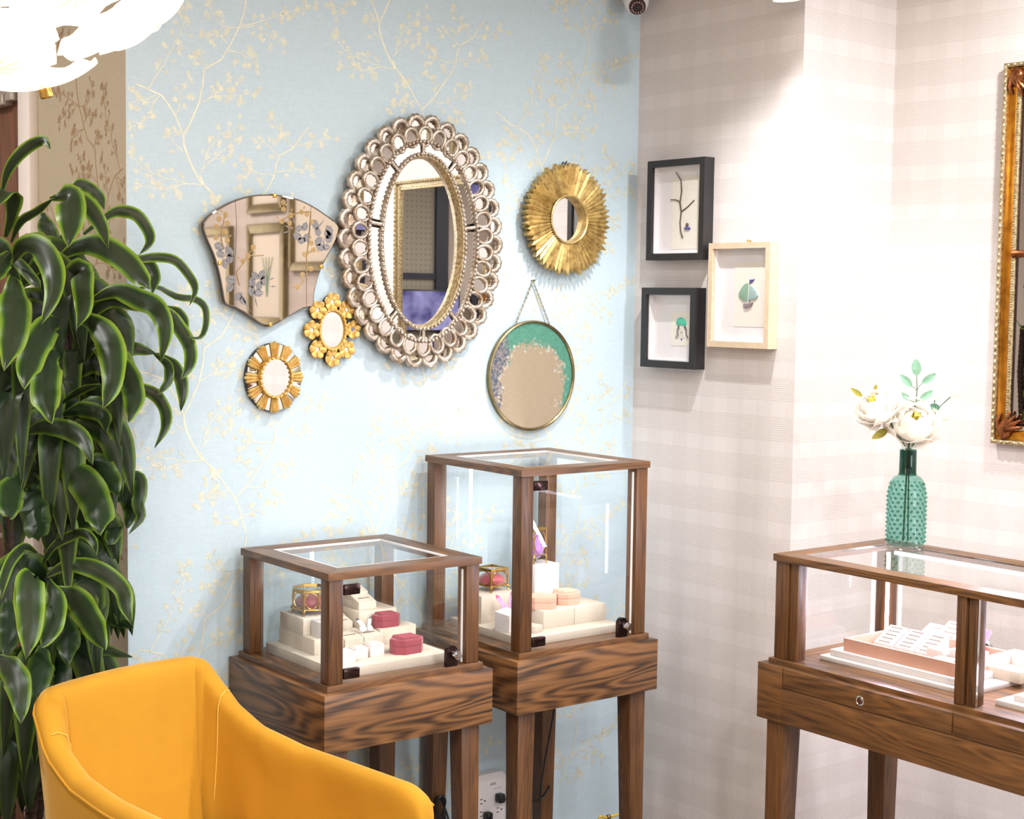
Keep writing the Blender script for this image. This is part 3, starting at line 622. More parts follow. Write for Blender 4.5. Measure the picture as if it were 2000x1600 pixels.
# -- small gold sunburst
ca_ = (on(480, 786, 1, YB-.02)+on(593, 786, 1, YB-.02))/2
t = wthing('gilt_sunburst_mirror', 'small oval gilt sunburst mirror of alternating gold and mirrored rays', 'mirror', (ca_.x, YB, 1.545), R_BLUE)
SX, SY_ = .096, .104
mb = MB(); mb.prism([(SX*.97*cos(2*PI*i/48), SY_*.97*sin(2*PI*i/48)) for i in range(48)], .001, .012); mb.build('backing_board', [BLACKWOOD], t, smooth=0)
for k in range(12):
    a0_ = math.radians(k*30); mb = MB()
    for j in range(3):
        a = a0_+math.radians((j-1)*6.4); h_ = math.radians(3.2); RR_ = 1.0 if j == 1 else .965
        P = lambda s, aa, z: Vector((SX*s*cos(aa), SY_*s*sin(aa), z))
        b = bmesh.new(); V = [b.verts.new(v) for v in (P(.56, a-h_, .018), P(.56, a, .024), P(.56, a+h_, .018), P(RR_*.97, a-h_, .018), P(RR_*.97, a, .027), P(RR_*.97, a+h_, .018), P(RR_*1.02, a, .02), P(.56, a-h_, .01), P(.56, a+h_, .01), P(RR_*.97, a-h_, .01), P(RR_*.97, a+h_, .01), P(RR_*1.02, a, .01))]
        for q in ((0, 3, 4, 1), (1, 4, 5, 2), (3, 6, 4), (4, 6, 5), (0, 7, 9, 3), (2, 5, 10, 8), (3, 9, 11, 6), (6, 11, 10, 5)): b.faces.new([V[i] for i in q])
        mb.merge(b)
    mb.build('gold_ray', [RAYGOLD], t, smooth=20)
    a = a0_+math.radians(15); h_ = math.radians(4.6); mb = MB(); z_ = .015; tl = RND.uniform(-.0012, .0012)
    mb.poly([(SX*.56*cos(a-h_), SY_*.56*sin(a-h_), z_), (SX*.95*cos(a-h_*.9), SY_*.95*sin(a-h_*.9), z_+tl), (SX*.95*cos(a+h_*.9), SY_*.95*sin(a+h_*.9), z_-tl), (SX*.56*cos(a+h_), SY_*.56*sin(a+h_), z_)])
    mb.build('mirror_ray', [MIRROR], t, smooth=0)
mb = MB(); ering(mb, [(SX*.60, SY_*.60, .018), (SX*.57, SY_*.57, .030), (SX*.52, SY_*.52, .030), (SX*.47, SY_*.53, .022)], 48)
for x, y, nx, ny in ell(SX*.53, SY_*.56, 24): mb.sph((x, y, .029), .0052, n=5)
mb.build('scalloped_ring', [GILT], t)
mb = MB(); disc(mb, SX*.49, SY_*.54, .024, 40); mb.build('mirror_glass', [MIRROR], t, smooth=0)

# -- small gold flower mirror
ca_ = (on(597, 696, 1, YB-.02)+on(700, 696, 1, YB-.02))/2
t = wthing('flower_mirror', 'small oval mirror ringed by eight gilt six petalled flowers', 'mirror', (ca_.x, YB, 1.684), R_BLUE)
mb = MB(); mb.prism([(.060*cos(2*PI*i/40), .074*sin(2*PI*i/40)) for i in range(40)], .001, .013)
for x, y, nx, ny in ell(.066, .080, 8, 0): mb.cyl((x, y, .001), (x, y, .012), .024, n=16)
mb.build('backing_board', [BLACKWOOD], t, smooth=0)
mb = MB(); ering(mb, [(.050, .064, .012), (.048, .062, .026), (.042, .056, .026), (.038, .052, .018)], 48)
for x, y, nx, ny in ell(.046, .060, 26): mb.sph((x, y, .024), .0048, n=5)
mb.build('beaded_rim', [GILT], t)
mb = MB(); disc(mb, .040, .054, .019, 40); mb.build('mirror_glass', [MIRROR], t, smooth=0)
fl0 = None
for k in range(8):
    a = PI/2+k*PI/4; x, y = .071*cos(a), .083*sin(a)
    if fl0 is None:
        mb = MB()
        for j in range(6):
            b_ = j*PI/3
            def pf(u, v):
                rr = .006+.0235*v; an = b_+(u-.5)*PI/3*(1.0 if v < .85 else .72); rr *= 1-.16*(abs(u-.5)*2)**2*v
                z = .013+.010*v**1.5-.006*(abs(u-.5)*2)**2*(v)+.006*(1-v)
                return Vector((rr*cos(an), rr*sin(an), z))
            mb.grid(pf, 7, 6)
        mb.lathe([(.0095, .012), (.0095, .021), (.0065, .021), (.006, .018)], 18)
        fl0 = mb.build('flower', [GILT], t); mod = fl0.modifiers.new('thickness', 'SOLIDIFY'); mod.thickness = .003
        q = MB(); disc(q, .0062, .0062, .0195, 16); q.build('mirror_center', [MIRROR], fl0, smooth=0); f_ = fl0
    else:
        f_ = fl0.copy(); COL.objects.link(f_); g_ = fl0.children[0].copy(); COL.objects.link(g_); g_.parent = f_
    f_.location = (x, y, 0); f_.rotation_euler = (RND.uniform(-.08, .08), RND.uniform(-.08, .08), RND.uniform(0, 1))

# -- round patina mirror on a chain
def patina():
    m, N, L, B = mat('patinated_plate'); tc = N.new('ShaderNodeTexCoord'); sp = N.new('ShaderNodeSeparateXYZ'); L.new(tc.outputs['Object'], sp.inputs[0])
    n1 = N.new('ShaderNodeTexNoise'); n1.inputs['Scale'].default_value = 16; n1.inputs['Detail'].default_value = 8; n1.inputs['Roughness'].default_value = .7; L.new(tc.outputs['Object'], n1.inputs['Vector'])
    n2 = N.new('ShaderNodeTexNoise'); n2.inputs['Scale'].default_value = 120; n2.inputs['Detail'].default_value = 4; L.new(tc.outputs['Object'], n2.inputs['Vector'])
    mp = N.new('ShaderNodeMapping'); mp.inputs['Scale'].default_value = (40, 600, 1); L.new(tc.outputs['Object'], mp.inputs['Vector'])
    n3 = N.new('ShaderNodeTexNoise'); n3.inputs['Scale'].default_value = 1; n3.inputs['Detail'].default_value = 2; L.new(mp.outputs[0], n3.inputs['Vector'])
    x, y = sp.outputs[0], sp.outputs[1]; nn = mth(N, L, 'SUBTRACT', n1.outputs['Fac'], .5)
    yy = mth(N, L, 'ADD', y, .035)
    r = mth(N, L, 'SQRT', mth(N, L, 'ADD', mth(N, L, 'MULTIPLY', x, x), mth(N, L, 'MULTIPLY', yy, yy)))
    e = mth(N, L, 'MULTIPLY_ADD', nn, .17, r)
    def sst(v, a, b):
        q = N.new('ShaderNodeMapRange'); q.interpolation_type = 'SMOOTHSTEP'; q.inputs[1].default_value = a; q.inputs[2].default_value = b; L.new(v, q.inputs[0]); return q.outputs[0]
    low = sst(mth(N, L, 'MULTIPLY_ADD', nn, .08, y), -.115, -.095)
    mk = mth(N, L, 'MULTIPLY', sst(e, .132, .150), low)
    rim = mth(N, L, 'MULTIPLY', mth(N, L, 'MULTIPLY', sst(e, .124, .133), mth(N, L, 'SUBTRACT', 1.0, sst(e, .143, .154))), sst(n2.outputs['Fac'], .55, .66)); rim = mth(N, L, 'MULTIPLY', rim, low)
    side = sst(mth(N, L, 'MULTIPLY_ADD', nn, .12, mth(N, L, 'MULTIPLY_ADD', y, .30, x)), -.085, -.06)
    base = mixc(N, L, n3.outputs['Fac'], lin((176, 160, 138)), lin((150, 134, 112)))
    teal = mixc(N, L, n2.outputs['Fac'], lin((34, 116, 96)), lin((92, 160, 142))); blue = mixc(N, L, sst(n2.outputs['Fac'], .35, .65), lin((56, 76, 104)), lin((142, 134, 130)))
    c_ = mixc(N, L, mth(N, L, 'MULTIPLY', mk, .92), base, mixc(N, L, side, blue, teal)); c_ = mixc(N, L, mth(N, L, 'MULTIPLY', rim, .55), c_, lin((226, 226, 222)))
    L.new(c_, B.inputs['Base Color']); B.inputs['Roughness'].default_value = .38; B.inputs['Metallic'].default_value = .25
    return m
t = wthing('round_mirror', 'round antiqued plate mirror with teal and blue patina hung by a chain', 'mirror', (3.211, YB, 1.530), R_BLUE)
MB().lathe([(0, .004), (.176, .004), (.176, .012), (0, .012)], 72).build('patina_plate', [patina()], t)
MB().lathe([(.174, .002), (.183, .002), (.1835, .018), (.179, .020), (.175, .016)], 72, closed=True).build('rim', [OLDBRASS], t)
mb = MB(); top_ = (0.002, .314, .008)
for sx in (-1, 1):
    A_ = Vector((sx*.075, .166, .012)); B_ = Vector(top_); n_ = 22
    for k in range(n_):
        c_ = A_.lerp(B_, (k+.5)/n_); d_ = (B_-A_).normalized(); s_ = d_.orthogonal().normalized() if k % 2 else d_.cross(d_.orthogonal()).normalized()
        mb.tube([c_+d_*.0052*cos(2*PI*j/10)+s_*.0026*sin(2*PI*j/10) for j in range(10)], .0009, 5, closed=True)
    mb.tube([A_+Vector((0, -.008, 0)), A_+Vector((0, 0, 0))], .003, 6)
mb.build('chain', [OLDBRASS], t)
MB().cyl((top_[0], top_[1]+.002, 0), (top_[0], top_[1]+.002, .014), .002).sph((top_[0], top_[1]+.002, .015), .0035, n=6).build('nail', [OLDBRASS], t)

# ------------------------------------------------------------------ shadow box frames on the plaid wall
def shadow_box(name, label, y0, y1, z0, z1, D, b, fm, cat='framed picture'):
    w, h = y1-y0, z1-z0
    t = wthing(name, label, cat, (XP, (y0+y1)/2, (z0+z1)/2), R_PLAID, 'shadow box pictures on the plaid wall')
    W2, H2 = w/2, h/2; mb = MB()
    for q in (((-W2, -H2), (W2, -H2), (W2-b, -H2+b), (-W2+b, -H2+b)), ((W2, -H2), (W2, H2), (W2-b, H2-b), (W2-b, -H2+b)), ((W2, H2), (-W2, H2), (-W2+b, H2-b), (W2-b, H2-b)), ((-W2, H2), (-W2, -H2), (-W2+b, -H2+b), (-W2+b, H2-b))): mb.prism(q, .001, D)
    mb.build('frame', [fm], t, smooth=0)
    ln_ = MB()
    for q in ((-W2+b, -W2+b+.003, -H2+b, H2-b), (W2-b-.003, W2-b, -H2+b, H2-b), (-W2+b, W2-b, -H2+b, -H2+b+.003), (-W2+b, W2-b, H2-b-.003, H2-b)): ln_.bx(*q, .012, D-.0125)
    ln_.build('inner_lining', [MAT_WHITE], t, smooth=0)
    MB().bx(-W2+b, W2-b, -H2+b, H2-b, .002, .012).build('mount_board', [MAT_WHITE], t, smooth=0)
    MB().bx(-W2+b, W2-b, -H2+b, H2-b, D-.012, D-.0095).build('glazing', [GLASS_FRAME], t, smooth=0)
    return t
TWIGM = simple('dry_twig_bark', (92, 80, 70), .8, bump=.5, bscale=300); SG_GREEN = simple('green_sea_glass', (140, 176, 152), .35); SG_BLUE = simple('pale_blue_sea_glass', (170, 196, 196), .35); SG_PURPLE = simple('violet_sea_glass', (88, 84, 160), .35); PEBBLE = simple('grey_pebble', (140, 124, 132), .6, var=.15); PEBDK = simple('dark_pebble', (84, 76, 72), .6); BERET = simple('teal_paint', (70, 190, 160), .6, var=.1, vscale=80); INKL = simple('pencil_line', (96, 90, 90), .8); BLUEINK = simple('blue_ink', (64, 76, 150), .7)
t = shadow_box('framed_picture', 'black framed shadow box holding a forked dry twig', 3.541, 3.811, 1.922, 2.259, .047, .022, BLACKWOOD)
q = lambda X, Y, z=.016: ((X-351)*.27/388, -(Y-460)*.337/670, z)
MB().bx(q(285, 0)[0], q(505, 0)[0], q(0, 720)[1], q(0, 240)[1], .012, .0135).build('paper_card', [CARD], t, smooth=0)
MB().tube([q(*v) for v in ((310, 205), (345, 260), (352, 330), (342, 410), (352, 470), (345, 540), (350, 600), (365, 645))], [.0016, .002, .0024, .0026, .0024, .0022, .002, .0024], 7).tube([q(342, 405), q(310, 388), q(275, 386)], [.002, .0016, .0014], 6).tube([q(352, 470), q(395, 440), q(438, 398)], [.002, .0017, .0014], 6).build('twig', [TWIGM], t)
MB().sph(q(393, 560), .0068, sc=(1, 1, .5), n=8).build('pebble_bird', [PEBDK], t); MB().box(q(395, 584), (.026, .008, .006), .002).build('sea_glass_perch', [SG_PURPLE], t)
t = shadow_box('framed_picture', 'pale wood framed shadow box holding a sea glass sailing boat', 3.250, 3.517, 1.636, 1.975, .044, .019, ASH)
q = lambda X, Y, z=.013: ((X-781)*.267/418, -(Y-1041)*.34/722, z)
MB().bx(q(715, 0)[0], q(930, 0)[0], q(0, 1255)[1], q(0, 815)[1], .012, .0135).build('paper_card', [CARD], t, smooth=0)
def slab(pts, z0, z1, name, m_, par): MB().prism([(q(*v)[0], q(*v)[1]) for v in pts][::-1], z0, z1, bev=.0015).build(name, [m_], par)
slab(((808, 958), (790, 962), (768, 990), (748, 1030), (755, 1055), (785, 1080), (805, 1080)), .0135, .019, 'sail', SG_GREEN, t)
slab(((822, 970), (848, 985), (868, 1015), (878, 1042), (870, 1060), (815, 1077)), .0135, .019, 'sail', SG_BLUE, t)
slab(((782, 1102), (845, 1090), (835, 1115), (802, 1131), (785, 1122)), .0135, .020, 'hull_pebble', PEBBLE, t); slab(((820, 935), (852, 930), (836, 952), (821, 960)), .0135, .017, 'flag', SG_PURPLE, t)
MB().tube([q(818, 932, .0145), q(819, 1092, .0145)], .001, 6).build('mast', [INKL], t); MB().cyl((.012, .1755, 0), (.012, .1755, .014), .0022, n=8).sph((.012, .1755, .015), .0042, n=6).build('nail', [BRASS], t)
t = shadow_box('framed_picture', 'black framed shadow box holding a small drawing of a figure in a teal beret', 3.565, 3.823, 1.557, 1.829, .052, .024, BLACKWOOD)
q = lambda X, Y, z=.014: ((X-292)*.258/367, -(Y-1256)*.272/545, z)
MB().bx(q(262, 0)[0], q(415, 0)[0], q(0, 1375)[1], q(0, 1150)[1], .012, .0135).build('paper_card', [CARD], t, smooth=0)
slab(((299, 1216), (308, 1192), (332, 1182), (356, 1196), (370, 1222), (362, 1240), (332, 1236), (304, 1236)), .0135, .017, 'beret', BERET, t)
mb = MB(); R3_ = random.Random(2)
for k in range(9):
    for x0, x1 in ((316, 300), (354, 374)):
        a = x0+R3_.uniform(-6, 6); b = x1+R3_.uniform(-9, 9); mb.tube([q(a, 1238), q((a+b)/2+R3_.uniform(-6, 6), 1270), q((a+b)/2+R3_.uniform(-6, 6), 1300), q(b, 1325+R3_.uniform(-12, 12))], .00035, 4)
for ln in (((318, 1240), (319, 1275), (335, 1300), (351, 1275), (352, 1240)), ((320, 1262), (329, 1260)), ((340, 1260), (349, 1262)), ((334, 1262), (332, 1273), (336, 1274)), ((328, 1298), (326, 1318), (318, 1328)), ((343, 1298), (345, 1318), (354, 1328))): mb.tube([q(*v) for v in ln], .0004, 4)
mb.box(q(335, 1283), (.006, .003, .0008)); mb.build('pencil_drawing', [INKL], t); slab(((330, 1325), (340, 1325), (338, 1342), (333, 1342)), .0135, .015, 'collar', BLUEINK, t)
MB().tube([q(402, 1369), q(408, 1366), (q(412, 1370)), q(416, 1367)], .0004, 4).build('signature', [INKL], t)

# ------------------------------------------------------------------ gilt wall mirror at the right and things seen only in reflections
def rail_mirror(t, w, h, layers, gl_in):
    # layers: list of (inset0, inset1, z0, z1, part name, material)
    W2, H2 = w/2, h/2
    for i0, i1, z0, z1, nm, m_ in layers:
        mb = MB()
        for q in (((-W2+i0, -H2+i0), (W2-i0, -H2+i0), (W2-i1, -H2+i1), (-W2+i1, -H2+i1)), ((W2-i0, -H2+i0), (W2-i0, H2-i0), (W2-i1, H2-i1), (W2-i1, -H2+i1)), ((W2-i0, H2-i0), (-W2+i0, H2-i0), (-W2+i1, H2-i1), (W2-i1, H2-i1)), ((-W2+i0, H2-i0), (-W2+i0, -H2+i0), (-W2+i1, -H2+i1), (-W2+i1, H2-i1))): mb.prism(q, z0, z1, bev=.003)
        if nm == 'carved_edge':
            n_ = int(h/.022)
            for k in range(n_):
                z = -H2+.012+k*(h-.024)/(n_-1)
                for sx in (-1, 1): mb.sph((sx*(W2-i0-.0065), z, z1), .0085, sc=(.62, .95, .6), n=5, M=None)
            n_ = int(w/.022)
            for k in range(n_):
                x = -W2+.012+k*(w-.024)/(n_-1)
                for sy in (-1, 1): mb.sph((x, sy*(H2-i0-.0065), z1), .0085, sc=(.95, .62, .6), n=5)
        if nm == 'beading':
            n_ = int(h/.0085)
            for k in range(n_):
                z = -H2+i0+k*(h-2*i0)/(n_-1)
                for sx in (-1, 1): mb.sph((sx*(W2-(i0+i1)/2), z, z1), .004, n=3)
        mb.build(nm, [m_], t)
    MB().bx(-W2+gl_in-.004, W2-gl_in+.004, -H2+gl_in-.004, H2-gl_in+.004, .006, .016).build('mirror_glass', [MIRROR], t, smooth=0)
gy0, gy1 = 2.37, 2.757; gx, gyy = rw((gy0+gy1)/2)
t = wthing('gilt_mirror', 'tall rectangular gold framed mirror with copper corner ornaments at the right edge', 'mirror', (gx, gyy, 1.940), R_RIGHT)
GW, GH = gy1-gy0, 1.170
rail_mirror(t, GW, GH, [(0, .013, .001, .034, 'carved_edge', PALEGILT), (.013, .044, .001, .026, 'cove', BRONZEGOLD), (.044, .058, .001, .028, 'beading', PALEGILT), (.058, .064, .001, .020, 'inner_lip', DARKBRONZE)], .064)
for sx in (-1, 1):
    for sy in (-1, 1):
        mb = MB(); cx, cy = sx*(GW/2-.045), sy*(GH/2-.045)
        mb.sph((cx, cy, .03), .026, sc=(.9, 1.2, .55), n=8)
        for a in (0.2, .55, .9, 1.25): mb.tube([(cx, cy, .034), (cx-sx*.03*cos(a), cy-sy*.03*sin(a), .040), (cx-sx*.062*cos(a), cy-sy*.062*sin(a), .030)], [.010, .008, .003], 8)
        mb.tube([(cx+sx*.018, cy+sy*.0, .032), (cx+sx*.022, cy-sy*.03, .034), (cx+sx*.012, cy-sy*.05, .03)], [.008, .007, .003], 8)
        mb.build('corner_ornament', [COPPERORN], t)
mb = MB(); mb.tube([(-GW/2+.05+k*(GW-.1)/14, 0.003, .022) for k in range(15)], [.016 if k in (0, 14) else (.011 if k % 2 else .013) for k in range(15)], 10); mb.build('cross_bar', [COPPERORN], t)
x_, y_ = rw(1.985)
t = wthing('cream_mirror', 'rectangular mirror in a pale beaded frame on the right wall, outside the picture', 'mirror', (x_, y_, 1.895), R_RIGHT)
rail_mirror(t, .70, .90, [(0, .014, .001, .034, 'carved_edge', PALEGILT), (.014, .034, .001, .024, 'cove', PALEGILT), (.034, .044, .001, .026, 'beading', PALEGILT)], .044)
def framed_print(label, y, z, w, h, fw, art):
    x_, y_ = rw(y); t = wthing('framed_print', label, 'framed picture', (x_, y_, z), R_RIGHT, 'framed prints on the right wall')
    mb = MB(); W2, H2 = w/2, h/2
    for q in (((-W2, -H2), (W2, -H2), (W2-fw, -H2+fw), (-W2+fw, -H2+fw)), ((W2, -H2), (W2, H2), (W2-fw, H2-fw), (W2-fw, -H2+fw)), ((W2, H2), (-W2, H2), (-W2+fw, H2-fw), (W2-fw, H2-fw)), ((-W2, H2), (-W2, -H2), (-W2+fw, -H2+fw), (-W2+fw, H2-fw))): mb.prism(q, .001, .03, bev=.006)
    mb.build('frame', [OLDBRASS], t); MB().bx(-W2+fw, W2-fw, -H2+fw, H2-fw, .002, .012).build('print', [CARD], t, smooth=0)
    if art:
        mb = MB()
        for a in (-.5, -.2, .1, .4): mb.tube([(0, -.12, .014), (.04*a, -.02, .014), (.14*a, .10, .014)], [.004, .003, .002], 5)
        mb.build('printed_stems', [SAGE], t)
    return t
framed_print('tall framed botanical print on the right wall, seen in the fan mirror', .205, 1.90, .47, .58, .055, True)
framed_print('framed print hung above the botanical print on the right wall', .19, 2.46, .44, .42, .05, False)
framed_print('framed print on the right wall beside the botanical print', .80, 2.20, .62, .56, .05, False)
framed_print('framed print on the right wall at the far side of the botanical print', -.50, 1.88, .50, .62, .05, False)
# television on the front wall
t = thing('television', 'flat television with a violet picture on the front wall, seen in the oval mirror', 'television', (1.33, YBACK, 1.68))
MB().bx(-.31, .31, .065, .10, -.18, .18, .004).bx(-.1, .1, .0, .07, -.08, .08).build('casing', [BLACK], t)
def tvm():
    m, N, L, B = mat('television_picture'); tc = N.new('ShaderNodeTexCoord'); n = N.new('ShaderNodeTexNoise'); n.inputs['Scale'].default_value = 5; n.inputs['Detail'].default_value = 3; L.new(tc.outputs['Object'], n.inputs['Vector'])
    c_ = mixc(N, L, mth(N, L, 'MULTIPLY_ADD', n.outputs['Fac'], 3.0, -1.0), lin((40, 36, 120)), lin((190, 186, 250))); L.new(c_, B.inputs['Emission Color']); B.inputs['Emission Strength'].default_value = .9; B.inputs['Base Color'].default_value = (.02, .02, .03, 1)
    return m
MB().bx(-.295, .295, .100, .101, -.165, .165).build('screen', [tvm()], t, smooth=0)

# ------------------------------------------------------------------ display cases
TC, T3 = 0.0256, 0.0129
CASE = {1: (2.103, 3.3827, 1.0548, 0.7358, TC), 2: (2.7528, 3.382, 1.2903, 0.7358, TC), 3: (3.1852, 2.8026, 1.0891, 0.7833, T3)}
def cw(k, u, v, z=0.0):
    x, y, _, _, a = CASE[k]; return (x+u*cos(a)+v*sin(a), y-u*sin(a)+v*cos(a), z)
S_, SYY, SLAB, OV, HB = 0.5, 0.4986, 0.020, 0.0246, 0.1574
def rails(mb, x0, x1, y0, y1, w, z0, z1, bev=.0015):
    mb.prism([(x0, y0), (x1, y0), (x1-w, y0+w), (x0+w, y0+w)], z0, z1, 0, bev); mb.prism([(x1, y1), (x0, y1), (x0+w, y1-w), (x1-w, y1-w)], z0, z1, 0, bev)
    mb.prism([(x1, y0), (x1, y1), (x1-w, y1-w), (x1-w, y0+w)], z0, z1, 1, bev); mb.prism([(x0, y1), (x0, y0), (x0+w, y0+w), (x0+w, y1-w)], z0, z1, 1, bev); return mb
def led_strip(mb, x, y, z0, z1, fx, fy):
    # board with rows of small emitters, facing direction (fx,fy)
    mb.box((x, y, (z0+z1)/2), (.011 if fy else .002, .011 if fx else .002, z1-z0), mi=0)
    n_ = int((z1-z0)/.009)
    for i in range(n_):
        if i % 6 == 5: continue
        for s_ in (-1, 1): mb.box((x+fx*.0015+(s_*.003 if fy else 0), y+fy*.0015+(s_*.003 if fx else 0), z0+(i+.5)*(z1-z0)/n_), (.003, .003, .0045), mi=1)
    return mb
def pedestal_case(k, name, label):
    x, y, zt, zb, a = CASE[k]; t = thing(name, label, 'display case', (x, y, 0), -a)
    rails(MB(), 0, S_, 0, SYY, .068, zt-SLAB, zt).build('top_frame', [OAK_X, OAK_Y], t, smooth=25)
    rails(MB(), .068, S_-.068, .068, SYY-.068, .005, zt-.006, zt-.0005, 0).build('glazing_trim', [WHITE, WHITE], t, smooth=0)
    MB().bx(.070, S_-.070, .070, SYY-.070, zt-.008, zt-.003).build('top_glass', [GLASS], t, smooth=0)
    zp0 = zb+.018; zp1 = zt-SLAB; pw = .044; e0 = .005
    for px_ in (e0, S_-e0-pw):
        for py_ in (e0, SYY-e0-pw): MB().bx(px_, px_+pw, py_, py_+pw, zp0, zp1, .002).build('post', [OAK_V], t, smooth=25)
    rails(MB(), -.004, S_+.004, -.004, SYY+.004, .056, zb, zb+.018).build('plinth_moulding', [OAK_X, OAK_Y], t, smooth=25)
    MB().bx(.05, S_-.05, .05, SYY-.05, zb, zb+.012).build('deck', [OAK_X], t, smooth=0)
    g0, g1 = zb+.019, zt-SLAB-.001
    MB().bx(e0+.018, e0+.022, e0+pw, SYY-e0-pw, g0, g1).build('side_glass', [GLASS], t, smooth=0); MB().bx(S_-e0-.022, S_-e0-.018, e0+pw, SYY-e0-pw, g0, g1).build('side_glass', [GLASS], t, smooth=0)
    MB().bx(e0+pw, S_-e0-pw, SYY-e0-.022, SYY-e0-.018, g0, g1).build('back_glass', [GLASS], t, smooth=0)
    dr = MB().bx(e0+pw+.003, S_-e0-pw-.012, e0+.004, e0+.009, g0+.004, g1-.010).build('glass_door', [GLASS], t, smooth=0)
    MB().bx(S_-e0-pw-.0125, S_-e0-pw-.0105, e0+.003, e0+.010, g0+.004, g1-.010).build('edge_seal', [simple('door_edge_seal', (225, 228, 226), .3)], dr, smooth=0)
    for hz in (zt-SLAB-.030, zb+.042):
        MB().bx(e0+pw+.001, e0+pw+.052, e0-.002, e0+.015, hz-.014, hz+.014, .003).build('hinge', [DARKBRONZE], dr)
    lx, lz = .403, zb+.048; mb = MB()
    mb.prism([(lx-.022, -.030), (lx+.014, -.030), (lx+.014, .012)]+[(lx-.004+.018*cos(a_), .012+.018*sin(a_)) for a_ in [PI*j/10 for j in range(1, 10)]]+[(lx-.022, .012)], -.012, .002, M=Matrix.Translation((0, 0, lz)) @ Matrix.Rotation(PI/2, 4, 'X') @ Matrix.Scale(1, 4))
    lk = mb.build('lock', [DARKBRONZE], dr)
    MB().cyl((lx+.002, -.004, lz+.004), (lx+.002, -.024, lz+.004), .0135, .012).cyl((lx+.002, -.024, lz+.004), (lx+.002, -.030, lz+.004), .010, .0085).box((lx+.002, -.0303, lz+.004), (.002, .001, .008)).build('lock_cylinder', [CHROME], dr)
    MB().bx(-OV, S_+OV, -OV, SYY+OV, zb-HB, zb, .0015).build('base_box', [OAK_H], t, smooth=25)
    i0, w1, w0 = .026, .062, .046
    for lx_ in (0, 1):
        for ly_ in (0, 1):
            X0 = -OV+i0 if not lx_ else S_+OV-i0-w1; Y0 = -OV+i0 if not ly_ else SYY+OV-i0-w1
            bX = X0 if not lx_ else X0+w1-w0; bY = Y0 if not ly_ else Y0+w1-w0
            MB().taper((bX, bX+w0, bY, bY+w0), FZ, (X0, X0+w1, Y0, Y0+w1), zb-HB, bev=.0015).build('leg', [OAK_V], t, smooth=25)
    led_strip(MB(), e0+pw+.002, e0+pw-.010, zp0+.03, zp1-.005, 1, 0).build('led_strip', [WHITE, LEDM], t, smooth=0)
    led_strip(MB(), S_-e0-pw+.012, e0+pw+.002, zp0+.03, zp1-.005, 0, 1).build('led_strip', [WHITE, LEDM], t, smooth=0)
    # light of the strips
    for (lu, lv, du, dv) in ((e0+pw+.008, e0+pw-.006, 1, .9), (S_-e0-pw+.006, e0+pw+.008, -.7, 1)):
        lo = light('AREA', 'case_led_lamp', cw(k, lu, lv, (zp0+zp1)/2+.03), 0.75*(zp1-zp0)/.28*LEDK[k], (1.0, 0.97, 0.93), cw(k, lu+du, lv+dv, (zp0+zp1)/2-.15), shape='RECTANGLE', size=.012, size_y=(zp1-zp0)*.8)
        lo.visible_camera = True
    return t
LEDK = {1: 1.0, 2: 1.3}
pedestal_case(1, 'display_case', 'low oak pedestal display case of glass beside the yellow chair')
pedestal_case(2, 'display_case', 'tall oak pedestal display case of glass in the corner under the round mirror')

# long wall case
x3, y3, zt3, zb3, a3 = CASE[3]
t = thing('display_case', 'long oak and glass counter display case under the gilt mirror, vase on top', 'display case', (x3, y3, 0), -a3)
D3, L3, H3 = .489, 1.22, .1556
rails(MB(), 0, D3, -L3, 0, .062, zt3-.020, zt3).build('top_frame', [OAK_X, OAK_Y], t, smooth=25)
rails(MB(), .062, D3-.062, -L3+.062, -.062, .004, zt3-.006, zt3-.0005, 0).build('glazing_trim', [CHROME, CHROME], t, smooth=0)
MB().bx(.064, D3-.064, -L3+.064, -.064, zt3-.008, zt3-.003).build('top_glass', [GLASS], t, smooth=0)
zp0, zp1 = zb3+.014, zt3-.020
for (u0, u1, v0, v1) in ((.006, .046, -.052, -.006), (.012, .050, -.082, -.054), (D3-.046, D3-.006, -.052, -.006), (.006, .046, -L3+.006, -L3+.052), (D3-.046, D3-.006, -L3+.006, -L3+.052), (.006, .036, -.628, -.600), (.012, .052, -.655, -.632)):
    MB().bx(u0, u1, v0, v1, zp0, zp1, .0015).build('post', [OAK_V], t, smooth=25)
rails(MB(), -.004, D3+.004, -L3-.004, .004, .05, zb3, zb3+.014).build('plinth_moulding', [OAK_X, OAK_Y], t, smooth=25)
MB().bx(.045, D3-.045, -L3+.045, -.045, zb3, zb3+.012).build('deck', [OAK_Y], t, smooth=0)
g0, g1 = zb3+.015, zt3-.021
for nm, q in (('front_glass', (.018, .022, -.600, -.082)), ('front_glass', (.018, .022, -L3+.052, -.655)), ('side_glass', (.046, D3-.046, -.030, -.026)), ('back_glass', (D3-.026, D3-.022, -L3+.052, -.052))):
    MB().bx(*q, g0, g1).build(nm, [GLASS], t, smooth=0)
MB().bx(.016, .024, -.6565, -.655, g0, g1).build('pane_edge', [CHROME], t, smooth=0)
MB().bx(-OV+.004, D3+OV, -L3-OV, OV, zb3-H3, zb3, .0015).build('base_box', [OAK_Y], t, smooth=25)
mb = MB(); mb.bx(-OV, -OV+.006, -.066, OV, zb3-H3, zb3, .001); mb.bx(-OV, -OV+.006, -L3-OV, -.066, zb3-H3, zb3-.0585, .001); mb.build('apron_panel', [OAK_Y], t, smooth=25)
